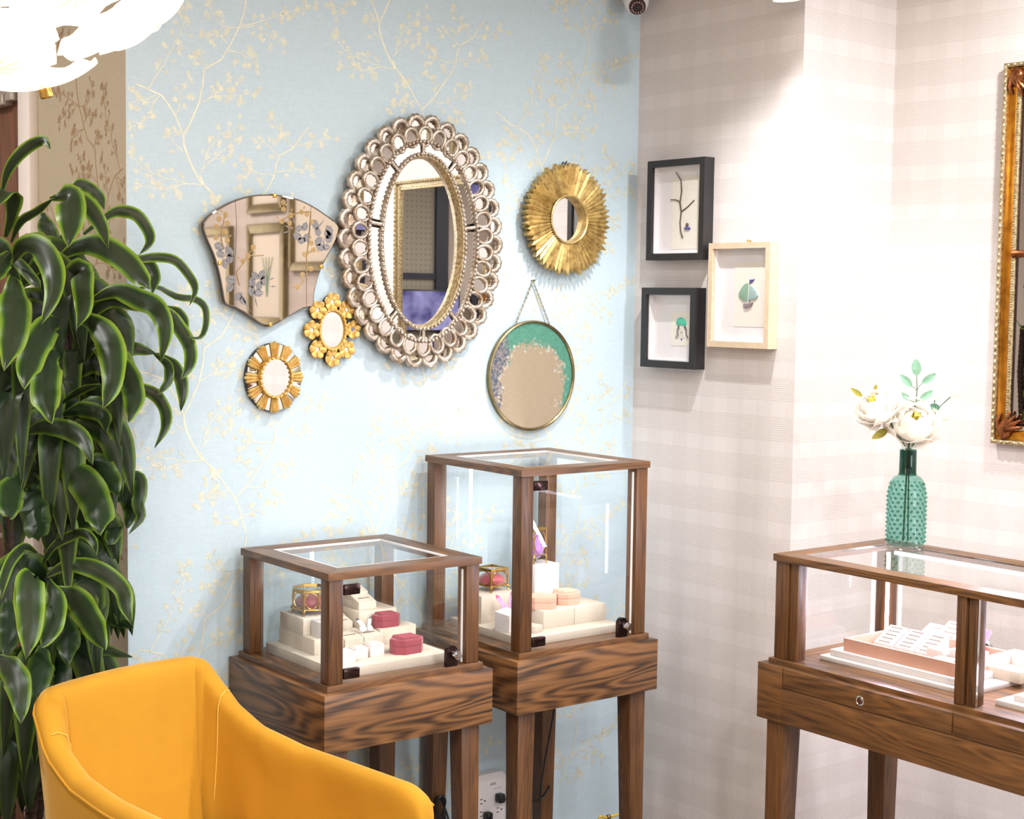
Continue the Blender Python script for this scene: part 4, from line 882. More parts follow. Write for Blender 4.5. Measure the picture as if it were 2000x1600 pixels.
for v0, v1 in ((-.619, -.0685), (-1.17, -.623)):
    dwr = MB().bx(-OV-.0005, -OV+.02, v0, v1, zb3-.056, zb3-.001, .002).build('drawer', [OAK_Y], t, smooth=25)
    if v1 > -.1:
        Mk = Matrix.Translation((-OV, -.336, zb3-.033)) @ Matrix.Rotation(-PI/2, 4, 'Y')
        MB().lathe([(0, 0), (.0135, 0), (.0135, .002), (.011, .004), (.009, .0025), (.0065, .0025), (.006, .004), (0, .004)], 28, M=Mk).box((0, 0, .0042), (.006, .0012, .0006), M=Mk).build('keyhole_lock', [CHROME], dwr)
for (u0, v1) in ((-OV+.016, .0), (D3+OV-.016-.064, .0), (-OV+.016, -L3+.064), (D3+OV-.08, -L3+.064)):
    lf = u0 < .2; tp = v1 > -.3; w1, w0 = .066, .050
    bu = u0+(.0 if lf else w1-w0); bv0 = v1-w1+(w1-w0 if tp else 0)
    MB().taper((bu, bu+w0, bv0, bv0+w0), FZ, (u0, u0+w1, v1-w1, v1), zb3-H3, bev=.0015).build('leg', [OAK_V], t, smooth=25)
def led_bar(par, p0, p1):
    p0 = Vector(p0); p1 = Vector(p1); MB().cyl(p0, p1, .0055, n=10).build('led_bar', [LEDBAR], par)
led_bar(t, (D3-.050, -.075, zt3-.028), (D3-.050, -L3+.08, zt3-.028)); led_bar(t, (D3-.056, -.056, zp0+.01), (D3-.056, -.056, zp1-.01))
light('AREA', 'case_led_lamp', cw(3, D3-.062, -.60, zt3-.036), 11, (0.80, 0.77, 1.0), cw(3, .12, -.50, zb3), shape='RECTANGLE', size=.02, size_y=1.0)
light('AREA', 'case_led_lamp', cw(3, D3-.07, -.066, (zp0+zp1)/2), 6.5, (0.80, 0.76, 1.0), cw(3, .15, -.4, (zp0+zp1)/2-.05), shape='RECTANGLE', size=.012, size_y=.2)

# ------------------------------------------------------------------ things inside the cases
def block(name, label, cat, k, u, v, z0, su, sv, h, m_, rot=0.0, bev=.0012, group=None):
    loc = cw(k, u, v, z0); t = MB().bx(-su/2, su/2, -sv/2, sv/2, 0, h, bev).build(name, [m_], smooth=25)
    t.location = loc; t.rotation_euler = (0, 0, rot-CASE[k][4]); return tag(t, label, cat, group)
def ring_block(label, k, u, v, z0, su, sv, h0, h1, rot, slots, m_=LINEN, group='sloped ring display blocks', flip=1):
    # sloped wedge: low at front (-v), high at back
    t = thing('ring_block', label, 'jewellery display', cw(k, u, v, z0), rot-CASE[k][4], group)
    mb = MB(); b = bmesh.new(); V = [b.verts.new(p) for p in ((-su/2, -sv/2, 0), (su/2, -sv/2, 0), (su/2, sv/2, 0), (-su/2, sv/2, 0), (-su/2, -sv/2, h0), (su/2, -sv/2, h0), (su/2, sv/2, h1), (-su/2, sv/2, h1))]
    for q in ((3, 2, 1, 0), (4, 5, 6, 7), (0, 1, 5, 4), (1, 2, 6, 5), (2, 3, 7, 6), (3, 0, 4, 7)): b.faces.new([V[i] for i in q])
    bmesh.ops.bevel(b, geom=b.edges[:], offset=.001, segments=1, affect='EDGES'); mb.merge(b); mb.build('block', [m_], t, smooth=25)
    for j in range(slots):
        f_ = (j+.6)/(slots+.2); vy = -sv/2+sv*f_; vz = h0+(h1-h0)*f_; an = math.atan2(h1-h0, sv)
        MB().box((0, 0, 0), (su*.62, .0035, .0012), M=Matrix.Translation((0, vy, vz+.0004)) @ Matrix.Rotation(an, 4, 'X')).build('slot', [SLOTM], t, smooth=0)
    return t
SLOTM = simple('slot_shadow_lining', (120, 104, 90), .9)
def octagon_box(label, k, u, v, z0, L_, W_, h, m_, rot=0.0, group=None, ribbed=True, cut=.3):
    t = thing('velvet_box', label, 'ring box', cw(k, u, v, z0), rot-CASE[k][4], group)
    def octo(l, w, c): c *= w; return [(-l/2+c, -w/2), (l/2-c, -w/2), (l/2, -w/2+c), (l/2, w/2-c), (l/2-c, w/2), (-l/2+c, w/2), (-l/2, w/2-c), (-l/2, -w/2+c)]
    MB().prism(octo(L_*.99, W_*.99, cut), 0, h*.52, bev=.001).build('base', [m_], t, smooth=30)
    mb = MB(); mb.prism(octo(L_, W_, cut), h*.54, h*.95, bev=.004, seg=3)
    if ribbed:
        for j in range(5): y = (-.30+.15*j)*W_; mb.tube([(-L_*.33, y, h*.93), (-L_*.30, y, h*1.02), (L_*.30, y, h*.985), (L_*.33, y, h*.93)], W_*.066, 8)
    mb.build('lid', [m_], t, smooth=40); return t
def casket(name, label, k, u, v, z0, r, h, silk, rot=0.0, square=False, tall=False):
    t = thing(name, label, 'jewellery box', cw(k, u, v, z0), rot-CASE[k][4])
    legh = h*.22; b0 = legh; b1 = h*.86; n_ = 4 if square else 8; off = PI/4 if square else PI/8
    P = [(r*cos(off+2*PI*i/n_), r*sin(off+2*PI*i/n_)) for i in range(n_)]
    mb = MB()
    for z in (b0, b1):
        mb.tube([(x, y, z) for x, y in P], r*.06, 8, closed=True)
    for x, y in P: mb.tube([(x, y, b0), (x*1.03, y*1.03, (b0+b1)/2), (x, y, b1)], [r*.055, r*.04, r*.055], 8)
    mb.build('brass_frame', [BRASS], t)
    for i in range(n_):
        (xa, ya), (xb, yb) = P[i], P[(i+1) % n_]; mb = MB(); c_ = Vector(((xa+xb)/2, (ya+yb)/2, (b0+b1)/2)); ex = Vector((xb-xa, yb-ya, 0))*.46; ez = Vector((0, 0, (b1-b0)*.44))
        mb.poly([tuple(c_+ex*cos(2*PI*j/24)+ez*sin(2*PI*j/24)) for j in range(24)]); mb.build('glass_panel', [GLASS], t, smooth=0)
        MB().tube([tuple(c_+ex*cos(2*PI*j/24)+ez*sin(2*PI*j/24)) for j in range(24)], r*.035, 6, closed=True).build('panel_ring', [BRASS], t)
    for i in range(0, n_, 1 if square else 2):
        x, y = P[i]; MB().tube([(x*.98, y*.98, b0), (x*1.10, y*1.10, b0*.75), (x*.98, y*.98, b0*.35), (x*1.12, y*1.12, .002)], [r*.10, r*.08, r*.055, r*.085], 8).build('foot', [BRASS], t)
    MB().prism([(x*.97, y*.97) for x, y in P], b1, b1+.004, bev=.001).build('lid_glass', [CRYSTAL], t); MB().tube([(x, y, b1+.004) for x, y in P], r*.045, 8, closed=True).build('lid_rim', [BRASS], t)
    MB().prism([(x*.93, y*.93) for x, y in P], b0, b0+.003).sph((0, 0, b0+(b1-b0)*.30), r*.86, sc=(1, 1, (b1-b0)*.50/(r*.86)), n=12).build('silk_cushion', [silk], t); return t

# -- low case
f1 = .7358+.012; p1 = f1+.028
block('display_board', 'linen board lying on the deck of the low case', 'display board', 1, .253, .270, f1, .372, .400, .028, LINEN)
block('riser_block', 'long lower linen block under the round casket in the low case', 'display riser', 1, .1455, .345, p1, .095, .205, .045, LINEN, group='linen risers in the low case')
block('riser_block', 'upper linen block directly under the round brass casket', 'display riser', 1, .1455, .374, p1+.0452, .095, .136, .048, LINEN, group='linen risers in the low case')
casket('brass_casket', 'round brass and glass jewellery casket with a rose silk cushion in the low case', 1, .160, .372, p1+.0935, .054, .080, SILKROSE, .3)
block('gift_box', 'small cream box standing in front of the upper linen block', 'small box', 1, .150, .272, p1+.0452, .062, .056, .045, LEATHERETTE)
block('riser_block', 'back linen block carrying the stepped ring display in the low case', 'display riser', 1, .348, .372, p1, .130, .130, .092, LINEN, group='linen risers in the low case')
ring_block('upper stepped ring block at the back of the low case', 1, .325, .395, p1+.1165, .058, .045, .020, .034, 0, 1)
ring_block('front stepped ring block at the back of the low case', 1, .325, .350, p1+.0922, .060, .045, .022, .037, 0, 1)
block('riser_block', 'small linen base under the rearmost stepped ring block', 'display riser', 1, .325, .396, p1+.0922, .058, .042, .024, LINEN, group='linen risers in the low case')
block('riser_block', 'short linen block between the casket blocks and the back block', 'display riser', 1, .2425, .372, p1, .072, .130, .045, LINEN, group='linen risers in the low case')
ring_block('ring block left of the stepped pair in the low case', 1, .244, .402, p1+.0453, .062, .060, .030, .044, 0, 1)
ring_block('ring block behind the white butterfly in the low case', 1, .238, .336, p1+.0453, .050, .056, .022, .036, 0, 2)
ring_block('left half of the double ring block in front of the butterfly', 1, .228, .268, p1+.0, .062, .055, .034, .0445, 0, 1)
ring_block('right half of the double ring block in front of the butterfly', 1, .292, .268, p1+.0, .062, .055, .034, .0445, 0, 1)
block('riser_block', 'linen block under the upper rose velvet box', 'display riser', 1, .390, .290, p1, .125, .056, .045, LINEN, group='linen risers in the low case')
octagon_box('rose velvet octagonal box on the linen block behind the butterfly', 1, .365, .290, p1+.0452, .085, .050, .038, ROSE, 0, 'rose velvet boxes')
octagon_box('rose velvet ribbed box at the front of the low case board', 1, .340, .142, p1, .098, .070, .044, ROSE, .05, 'rose velvet boxes')
CUBW = simple('pearl_card_box', (220, 206, 200), .45)
for lab, u, v, s_, rt in (('white cube box nearest the corner post in the low case', .125, .125, .045, .1), ('middle one of three cream cube boxes in the low case', .186, .152, .040, 0), ('cream cube box beside the front rose velvet box', .240, .160, .045, 0)):
    tt = thing('cube_box', lab, 'small box', cw(1, u, v, p1), rt-TC, 'cube boxes in the low case'); MB().bx(-s_/2, s_/2, -s_/2, s_/2, 0, s_*.66, .001).build('base', [CUBW], tt, smooth=25); MB().bx(-s_/2, s_/2, -s_/2, s_/2, s_*.67, s_*.76, .0012).bx(-s_*.4, s_*.4, -s_*.4, s_*.4, s_*.76, s_*.84, .003).build('lid', [CUBW], tt, smooth=25)
WING = simple('white_wing_enamel', (240, 244, 248), .35); WINGTIP = simple('dark_wing_tip', (70, 60, 72), .4)
def butterfly(label, k, u, v, z, sc, wm, tipm, tilt, yaw=0.0):
    t = thing('butterfly_ornament', label, 'ornament', cw(k, u, v, z), yaw-CASE[k][4])
    for s_ in (-1, 1):
        Mw = Matrix.Rotation(s_*.25, 4, 'Z') @ Matrix.Rotation(tilt, 4, 'X') @ Matrix.Scale(sc, 4)
        pts = smooth_outline([(s_*.02, .0), (s_*.10, .22), (s_*.30, .58), (s_*.62, .98), (s_*.84, 1.06), (s_*.86, .86), (s_*.66, .52), (s_*.40, .16), (s_*.16, 0)], 3)
        w_ = MB().prism(pts if s_ > 0 else pts[::-1], -.012, .012, M=Mw).build('wing', [wm], t, smooth=0)
        tp = smooth_outline([(s_*.56, .92), (s_*.84, 1.07), (s_*.87, .86), (s_*.78, .84)], 3); MB().prism(tp, -.014, .014, M=Mw).build('wing_tip', [tipm], t, smooth=0)
        pts = smooth_outline([(s_*.03, .06), (s_*.30, .20), (s_*.58, .26), (s_*.66, .06), (s_*.50, -.14), (s_*.20, -.10)], 3); MB().prism(pts if s_ > 0 else pts[::-1], -.010, .010, M=Mw).build('wing', [wm], t, smooth=0)
    MB().tube([Vector((0, -.08*sc, 0)), Vector((0, .05*sc, .03*sc)), Vector((0, .12*sc, .16*sc))], [.02*sc, .05*sc, .02*sc], 8).build('body', [BRASS], t); return t
butterfly('white winged butterfly with dark tips on the double ring block', 1, .282, .258, p1+.050, .034, WING, WINGTIP, 1.1)

# -- tall case
f2 = .7358+.012; p2 = f2+.025
block('display_board', 'linen board lying on the deck of the tall case', 'display board', 2, .270, .270, f2, .396, .376, .025, LINEN)
block('riser_block', 'linen block under the square gilt casket in the tall case', 'display riser', 2, .170, .384, p2, .150, .130, .086, LINEN, group='linen risers in the tall case')
casket('gilt_casket', 'square gilt and glass casket with a pink silk cushion in the tall case', 2, .190, .395, p2+.0862, .050, .078, SILKROSE, .12, square=True)
block('riser_block', 'left linen block under the peach velvet boxes', 'display riser', 2, .270, .216, p2, .123, .130, .055, LINEN, group='linen risers in the tall case')
block('riser_block', 'right linen block under the peach velvet boxes', 'display riser', 2, .396, .216, p2, .126, .130, .055, LINEN, group='linen risers in the tall case')
octagon_box('peach velvet rounded box nearest the corner post in the tall case', 2, .250, .205, p2+.0553, .095, .090, .040, PEACH, .1, 'peach velvet boxes', False, .38)
octagon_box('peach velvet octagonal box right of the rounded one in the tall case', 2, .350, .215, p2+.0553, .090, .076, .040, PEACH, .0, 'peach velvet boxes', True)
block('riser_block', 'tall white block carrying the glass lantern box', 'display riser', 2, .382, .398, p2, .100, .090, .155, LEATHERETTE, group='linen risers in the tall case')
block('riser_block', 'low white plinth in front of the tall white block', 'display riser', 2, .360, .325, p2, .160, .050, .068, LEATHERETTE, group='linen risers in the tall case')
tt = casket('glass_lantern_box', 'upright gilt and glass box with lilac silk on the tall white block', 2, .365, .398, p2+.1552, .036, .130, SILKLILAC, .05, square=True)
ring_block('white sloped card stand at the left front of the tall case', 2, .112, .205, p2, .075, .050, .052, .062, .45, 0, LEATHERETTE)
block('gift_box', 'flat cream box leaning beside the card stand in the tall case', 'small box', 2, .160, .150, p2, .040, .060, .022, LINEN, .3)
PINKWING = simple('pink_violet_enamel', (206, 150, 206), .3, var=.3, vscale=60)
butterfly('pink and violet butterfly wing ornament behind the white card stand', 2, .160, .262, p2+.045, .050, PINKWING, simple('rose_wing_edge', (206, 90, 120), .4), 1.35, .25)
block('gift_box', 'small cream box lying behind the peach velvet boxes', 'small box', 2, .300, .268, p2+.0553, .070, .030, .022, LEATHERETTE)

# -- long case
f3 = zb3+.012
block('display_board', 'lower white board of the two tier platform in the long case', 'display board', 3, .235, -.335, f3, .270, .490, .012, LEATHERETTE, group='boards in the long case')
block('display_board', 'upper white board under the peach velvet tray', 'display board', 3, .250, -.320, f3+.0122, .262, .420, .018, LEATHERETTE, group='boards in the long case')
t3z = f3+.0304
t = thing('velvet_tray', 'open peach velvet tray filled with slotted ring boards', 'tray', cw(3, .255, -.328, t3z), -T3)
MB().bx(-.12, .12, -.18, .18, 0, .005).build('tray_floor', [PEACH], t, smooth=0)
rails(MB(), -.122, .122, -.182, .182, .009, 0, .036, .0015).build('tray_walls', [PEACH, PEACH], t, smooth=25)
for i, (lab, v) in enumerate((('leftmost slotted white ring board in the peach tray', -.205), ('middle slotted white ring board in the peach tray', -.275), ('right slotted white ring board in the peach tray', -.342))):
    ring_block(lab, 3, .262, v, t3z+.0052, .060, .072, .014, .054, -PI/2, 5, LEATHERETTE, 'slotted ring boards in the tray')
ring_block('left stepped slotted block behind the peach tray', 3, .408, -.235, f3+.001, .060, .060, .052, .082, -PI/2, 2, LEATHERETTE, 'slotted blocks behind the tray')
ring_block('right taller slotted block behind the peach tray', 3, .404, -.303, f3+.001, .064, .060, .060, .100, -PI/2, 4, LEATHERETTE, 'slotted blocks behind the tray')
t = thing('glass_egg_box', 'faceted clear glass trinket box with silver mounts in the long case', 'jewellery box', cw(3, .400, -.395, f3+.0005), 0)
MB().lathe([(0, .022), (.022, .024), (.034, .040), (.036, .058), (.030, .074), (.016, .084), (0, .087)], 12).build('glass_body', [CRYSTAL], t, smooth=10); MB().lathe([(.0365, .050), (.038, .054), (.0365, .058)], 32).build('band', [CHROME], t)
for k_ in range(4):
    a = PI/4+k_*PI/2; MB().tube([(.034*cos(a), .034*sin(a), .055), (.030*cos(a), .030*sin(a), .03), (.026*cos(a), .026*sin(a), .015), (.034*cos(a), .034*sin(a), .003)], .004, 8).build('foot', [CHROME], t)
t = thing('velvet_box', 'open pink velvet box behind the card stack in the peach tray', 'ring box', cw(3, .325, -.415, t3z+.0052), -T3)
MB().bx(-.038, .038, -.040, .040, 0, .022, .002).build('base', [PEACH], t, smooth=25); MB().box((0, 0, 0), (.074, .078, .008), .003, M=Matrix.Translation((.022, 0, .050)) @ Matrix.Rotation(-.75, 4, 'Y')).build('lid', [MAGENTA], t, smooth=25)
for lab, u, v, z, h in (('bottom card of the small leaning stack in the peach tray', .176, -.435, .0052, .008), ('middle card of the small leaning stack in the peach tray', .180, -.437, .0134, .008), ('top card of the small leaning stack in the peach tray', .184, -.439, .0216, .008)): block('earring_card', lab, 'jewellery card', 3, u, v, t3z+z, .040, .050, h, CARD, .12, group='stacked earring cards')
block('cube_box', 'white cube with a small notch behind the card stack', 'small box', 3, .230, -.395, t3z+.0052, .050, .055, .036, LEATHERETTE, group='white cubes in the peach tray'); block('cube_box', 'white cube at the far right end of the peach tray', 'small box', 3, .245, -.462, t3z+.0052, .055, .060, .044, LEATHERETTE, group='white cubes in the peach tray')
block('riser_block', 'white block behind the right end of the peach tray', 'display riser', 3, .408, -.520, f3+.001, .050, .070, .060, LEATHERETTE, group='white blocks right of the divider')
block('riser_block', 'low cream block right of the peach tray', 'display riser', 3, .300, -.560, f3+.0125, .055, .100, .030, LINEN, group='white blocks right of the divider')
block('riser_block', 'white block at the back beyond the glass divider', 'display riser', 3, .404, -.640, f3+.001, .060, .100, .070, LEATHERETTE, group='white blocks right of the divider')
block('display_board', 'lower board of the second platform at the right edge', 'display board', 3, .200, -.855, f3, .230, .380, .014, LEATHERETTE, group='boards in the long case')
block('display_board', 'upper board of the second platform at the right edge', 'display board', 3, .210, -.865, f3+.0142, .200, .330, .016, LEATHERETTE, group='boards in the long case')

# ------------------------------------------------------------------ vase and paper flowers on the long case
VX, VY, VZ = 3.577, 2.654, zt3+.0002
VD = (Vector((VX, VY, VZ))-CAMP).dot(_f)                 # depth of the vase along the view axis
def vpt(px, py, dd=0.0): return atd(px, py, VD+dd)
t = thing('glass_vase', 'teal hobnail glass bottle vase on the long display case', 'vase', (VX, VY, VZ))
prof = [(.052, .012), (.0535, .02), (.0545, .06), (.0545, .150), (.053, .172), (.047, .192), (.037, .205), (.0275, .209)]
mb = MB(); mb.lathe(prof, 48)
for row in range(14):
    z = .022+row*.0125; R0 = .0545 if z < .155 else .0545-(z-.155)*.25
    for j in range(18):
        a = 2*PI*(j+(row % 2)*.5)/18; mb.sph((R0*cos(a), R0*sin(a), z), .0037, n=5, sc=(1, 1, 1))
mb.build('hobnail_body', [TEAL], t, smooth=60)
MB().lathe([(.050, 0), (.054, .003), (.055, .012), (.050, .013), (0, .011), (0, .002), (.050, 0)], 48).build('clear_foot', [CRYSTAL], t)
MB().lathe([(.0275, .209), (.0245, .214), (.0240, .278), (.0245, .2815), (.0225, .2815), (.0220, .215), (.0250, .2095)], 40).build('neck', [TEAL_DK], t)
NECK = Vector((VX, VY, VZ+.275))
def stem_pts(end, bx_, by_):
    b = Vector((VX+bx_, VY+by_, VZ+.02)); nk = NECK+Vector((bx_*.25, by_*.25, 0)); e = Vector(end)
    out = []
    for i in range(8): out.append(b.lerp(nk, i/7))
    for i in range(1, 7):
        s = i/6; out.append(nk.lerp(e, s)+Vector((0, 0, .25*(e-nk).length*s*(1-s))))
    return out
def leaf_mesh(mb, base, tip, width, cup=.12, nrm=None, mi=0, tipw=.5):
    base = Vector(base); tip = Vector(tip); ax = tip-base; L_ = ax.length; v = (CAMP-(base+tip)/2).normalized() if nrm is None else Vector(nrm)
    sd = ax.cross(v).normalized(); up = sd.cross(ax).normalized()
    def f(u, w):
        s = (w-.5)*2; pr = (sin(PI*min(1, u**.85)))**.75 if 0 < u < 1 else 0
        q = base+ax*u+sd*(s*width/2*pr)+up*(cup*width*(abs(s)**1.5)*pr - .10*L_*(u-.5)**2)
        q += up*(.012*width*sin(u*40-abs(s)*5)*(abs(s)))
        return q
    mb.grid(f, 13, 7, mi=mi)
def peony(label, px, py, rad, face, sx, sy, leaves):
    c = vpt(px, py, -.01); t = thing('peony', label, 'flower', c, 0, 'ivory peonies in the teal vase')
    fz = Vector(face).normalized(); q = fz.to_track_quat('Z', 'Y').to_matrix().to_4x4(); Rp = random.Random(int(px))
    mb = MB()
    for ring, (n_, rk, thtop, flare) in enumerate(((3, .50, .34, 0), (4, .60, .40, .0), (5, .70, .50, .02), (6, .81, .58, .06), (6, .92, .95, .16), (6, 1.02, 1.30, .26), (5, 1.02, 1.62, .34))):
        for j in range(n_):
            a = 2*PI*(j+.5*(ring % 2))/n_+Rp.uniform(-.25, .25); r_ = rad*rk*Rp.uniform(.95, 1.05); w_ = 2*PI/n_*1.55; tt_ = thtop+Rp.uniform(-.10, .16); p1_ = Rp.uniform(0, 6); dz_ = Rp.uniform(-.05, .05)*rad
            def pf(u, v):
                s_ = (v-.5)*2; th = PI*.92-(PI*.92-tt_*(1+.35*s_*s_))*u; az = a+s_*.5*w_*(sin(PI*(.12+.66*u))**.55)
                rr = r_*(1+flare*u**3+.07*sin(3.5*s_+p1_)*u**2+.045*sin(8*s_+p1_*2)*u**3+.05*s_*s_*u)
                return Vector((rr*sin(th)*cos(az), rr*sin(th)*sin(az), rr*cos(th)*.92+dz_*u))
            mb.grid(pf, 10, 9)
    mb.bm.transform(q); mb.build('petals', [PETAL], t, smooth=80)
    mb = MB()
    for j in range(30):
        a = Rp.uniform(0, 6.28); r_ = Rp.uniform(0, .014); mb.tube([(r_*.5*cos(a), r_*.5*sin(a), -.01), (r_*cos(a), r_*sin(a), rad*.58)], [.0009, .0018], 5)
    mb.bm.transform(q); mb.build('stamens', [STAMEN], t)
    st = MB(); e = c-fz*rad*.40; st.tube([p-c for p in stem_pts(e, sx, sy)], .0022, 7); st.build('stem', [STEMG], t)
    for (bx_, by_), (tx, ty), w_, m_ in leaves:
        mb = MB(); leaf_mesh(mb, vpt(bx_, by_, .0)-c, vpt(tx, ty, -.005)-c, w_, nrm=(-_f)); mb.build('leaf', [m_], t)
    return t
Z8 = lambda X, Y: (1620+.275*X, 680+.275*Y)
rv = Vector((_r.x, _r.y, 0)).normalized()
peony('ivory peony at the front centre of the teal vase', 1783, 824, .062, -_f*1.0+Vector((0, 0, .75))+rv*.05, .006, -.004, [(Z8(415, 575), Z8(300, 645), .024, OLIVELEAF)])
peony('ivory peony leaning left over the rim of the teal vase', 1712, 792, .054, -_f*.55-rv*.75+Vector((0, 0, .8)), -.008, .003, [(Z8(235, 345), Z8(150, 285), .015, OLIVELEAF), (Z8(320, 300), Z8(335, 258), .011, OLIVELEAF), (Z8(375, 535), Z8(270, 560), .014, OLIVELEAF)])
c = vpt(*Z8(615, 380), .02); t = thing('leaf_branch', 'sprig of sage green leaves standing highest in the teal vase', 'foliage', c)
mb = MB(); mb.tube([p-c for p in stem_pts(c, .004, .010)], .0022, 7); P_ = lambda X, Y: vpt(*Z8(X, Y), .02)-c
mb.tube([P_(615, 385), P_(622, 300), P_(620, 195)], [.0018, .0014, .001], 6); mb.tube([P_(622, 305), P_(605, 282), P_(585, 275)], .0009, 5); mb.tube([P_(622, 300), P_(640, 268), P_(656, 252)], .0009, 5); mb.tube([P_(618, 380), P_(640, 368)], .0009, 5); mb.tube([P_(615, 390), P_(575, 370)], .0009, 5)
mb.build('stem', [STEMG], t)
for b_, t_, w_ in (((620, 198), (612, 74), .029), ((588, 276), (498, 186), .021), ((655, 252), (762, 178), .021), ((574, 374), (486, 316), .020), ((638, 368), (750, 300), .020)):
    mb = MB(); leaf_mesh(mb, P_(*b_), P_(*t_), w_, nrm=-_f); mb.build('leaf', [SAGE], t)
c = vpt(*Z8(770, 440), .015); t = thing('bud_branch', 'sprig of ivory buds at the right of the teal vase', 'flower', c)
P_ = lambda X, Y, d=.015: vpt(*Z8(X, Y), d)-c
mb = MB(); mb.tube([p-c for p in stem_pts(c, -.002, -.010)], .002, 7); mb.tube([P_(770, 440), P_(790, 410), P_(858, 348)], [.0016, .0013, .002], 6); mb.tube([P_(755, 420), P_(745, 390), P_(748, 370)], [.001, .0012, .002], 6); mb.tube([P_(745, 450), P_(765, 470)], .0016, 6); mb.build('stem', [STEMG], t)
for (bx_, by_), (tx, ty), w_ in (((852, 335), (950, 275), .024), ((740, 368), (785, 282), .021), ((762, 490), (868, 455), .030)):
    A_ = P_(bx_, by_); B_ = P_(tx, ty); d_ = B_-A_; mb = MB(); q = Matrix.Translation(A_) @ d_.to_track_quat('Z', 'Y').to_matrix().to_4x4()
    for j in range(4):
        a = j*PI/2; mb.grid(lambda u, v: Matrix.Rotation(a+.5*u, 4, 'Z') @ Vector((w_*.5*sin(PI*(.06+.86*u))**.8*(1-.25*((v-.5)*2)**2)*(1.0-.12*(j % 2)), (v-.5)*w_*1.0*sin(PI*(.06+.86*u))**.8, d_.length*u)), 9, 7)
    mb.bm.transform(q); mb.build('bud', [PETAL], t, smooth=80)
mb = MB(); leaf_mesh(mb, P_(785, 425), P_(700, 410), .020, nrm=-_f); mb.build('leaf', [simple('dark_sage_leaf', (84, 128, 104), .6, var=.15, vscale=60)], t)

# ------------------------------------------------------------------ mustard velvet armchair
CA = math.radians(12.8)
t = thing('armchair', 'mustard yellow velvet armchair with sloping arms in the foreground', 'armchair', (1.562, 3.505, 0), CA)
# plan path of the outer top line in chair coordinates (x right, y towards the back)
def chair_path():
    P = [(-.312, -.78), (-.310, -.55), (-.303, -.32), (-.294, -.19), (-.286, -.115), (-.268, -.052), (-.228, -.010), (-.16, .006), (-.08, .012), (0, .013)]; P = P+[(-x, y) for x, y in P[-2::-1]]
    return resample([tuple(p) for p in P], .022)
CP = chair_path()
def lerp_tab(tab, s):
    for (a, va), (b, vb) in zip(tab, tab[1:]):
        if s <= b: return va+(vb-va)*((s-a)/(b-a) if b > a else 0)
    return tab[-1][1]
HT = [(0, .630), (.04, .652), (.20, .662), (.40, .675), (.54, .700), (.63, .746), (.69, .806), (.73, .848), (.78, .857), (1.0, .862)]   # height along arm->back (0 arm tip, 1 back middle)
half = len(CP)//2
cl = [0]
for a, b in zip(CP, CP[1:]): cl.append(cl[-1]+(b-a).length)
TOT = cl[-1]
def hgt(i):
    s = cl[i]/TOT*2; s = s if s <= 1 else 2-s
    # arm length share
    return lerp_tab(HT, min(1.0, s*1.0)), s
rows = []
for i, p in enumerate(CP):
    d_ = (CP[min(i+1, len(CP)-1)]-CP[max(i-1, 0)]).normalized(); nin = Vector((d_.y, -d_.x)) ; h_, s = hgt(i)
    backness = max(0, min(1, (s-.62)/.25)); th = .064+.014*backness; lean = .055*backness
    sec = []
    for off, z in ((.036+lean*1.4, .27), (.014+lean, .42), (.004+lean*.45, .42+(h_-.42)*.6), (.0, h_-.035), (.004, h_-.014), (.020, h_-.002), (th*.55, h_), (th*.85, h_-.010), (th, h_-.035), (th+.012*backness, .42+(h_-.42)*.6), (th+.012+lean, .46), (th+.03+lean*1.2, .38), (th+.03+lean*1.2, .27)):
        q = p+nin*off; sec.append(Vector((q.x, q.y, z)))
    rows.append(sec)
mb = MB(); nS = len(rows[0])
b = bmesh.new(); V = [[b.verts.new(v) for v in r_] for r_ in rows]
for i in range(len(V)-1):
    for j in range(nS): b.faces.new((V[i][j], V[i][(j+1) % nS], V[i+1][(j+1) % nS], V[i+1][j]))
for r_, y_ in ((V[0], -1), (V[-1], 1)):
    cen = sum((v.co for v in r_), Vector())/nS; ins = [b.verts.new(v.co.lerp(cen, .25)+Vector((0, -.016, 0))) for v in r_]
    for j in range(nS): b.faces.new((r_[j], r_[(j+1) % nS], ins[(j+1) % nS], ins[j]) if y_ > 0 else (r_[(j+1) % nS], r_[j], ins[j], ins[(j+1) % nS]))
    b.faces.new(ins if y_ > 0 else ins[::-1])
bmesh.ops.recalc_face_normals(b, faces=b.faces)
mb.merge(b); sh = mb.build('shell', [YELLOW], t, smooth=180); md = sh.modifiers.new('subdivision', 'SUBSURF'); md.levels = 1; md.render_levels = 2
MB().tube([r_[3]+Vector((0, 0, .006)) for r_ in rows], .0032, 7).build('piping', [YELLOW], t)
for sx in (-1, 1):
    i = min(range(len(CP)), key=lambda k: abs(CP[k].x-sx*.28)+abs(CP[k].y+.12)); r_ = rows[i]
    MB().tube([r_[k]+(r_[k]-(r_[2]+r_[9])/2).normalized()*.0022 for k in range(5, 12)], .0012, 5).build('seam', [simple('pale_seam_thread', (236, 190, 90), .7)], t)
mb = MB(); b = bmesh.new(); bmesh.ops.create_cube(b, size=1); bmesh.ops.scale(b, vec=(.46, .60, .14), verts=b.verts); bmesh.ops.bevel(b, geom=b.edges[:], offset=.035, segments=4, affect='EDGES'); bmesh.ops.translate(b, vec=(0, -.42, .385), verts=b.verts); mb.merge(b); mb.build('seat_cushion', [YELLOW], t, smooth=60)
MB().bx(-.25, .25, -.70, -.06, .24, .31, .02).build('seat_base', [YELLOW], t, smooth=60)
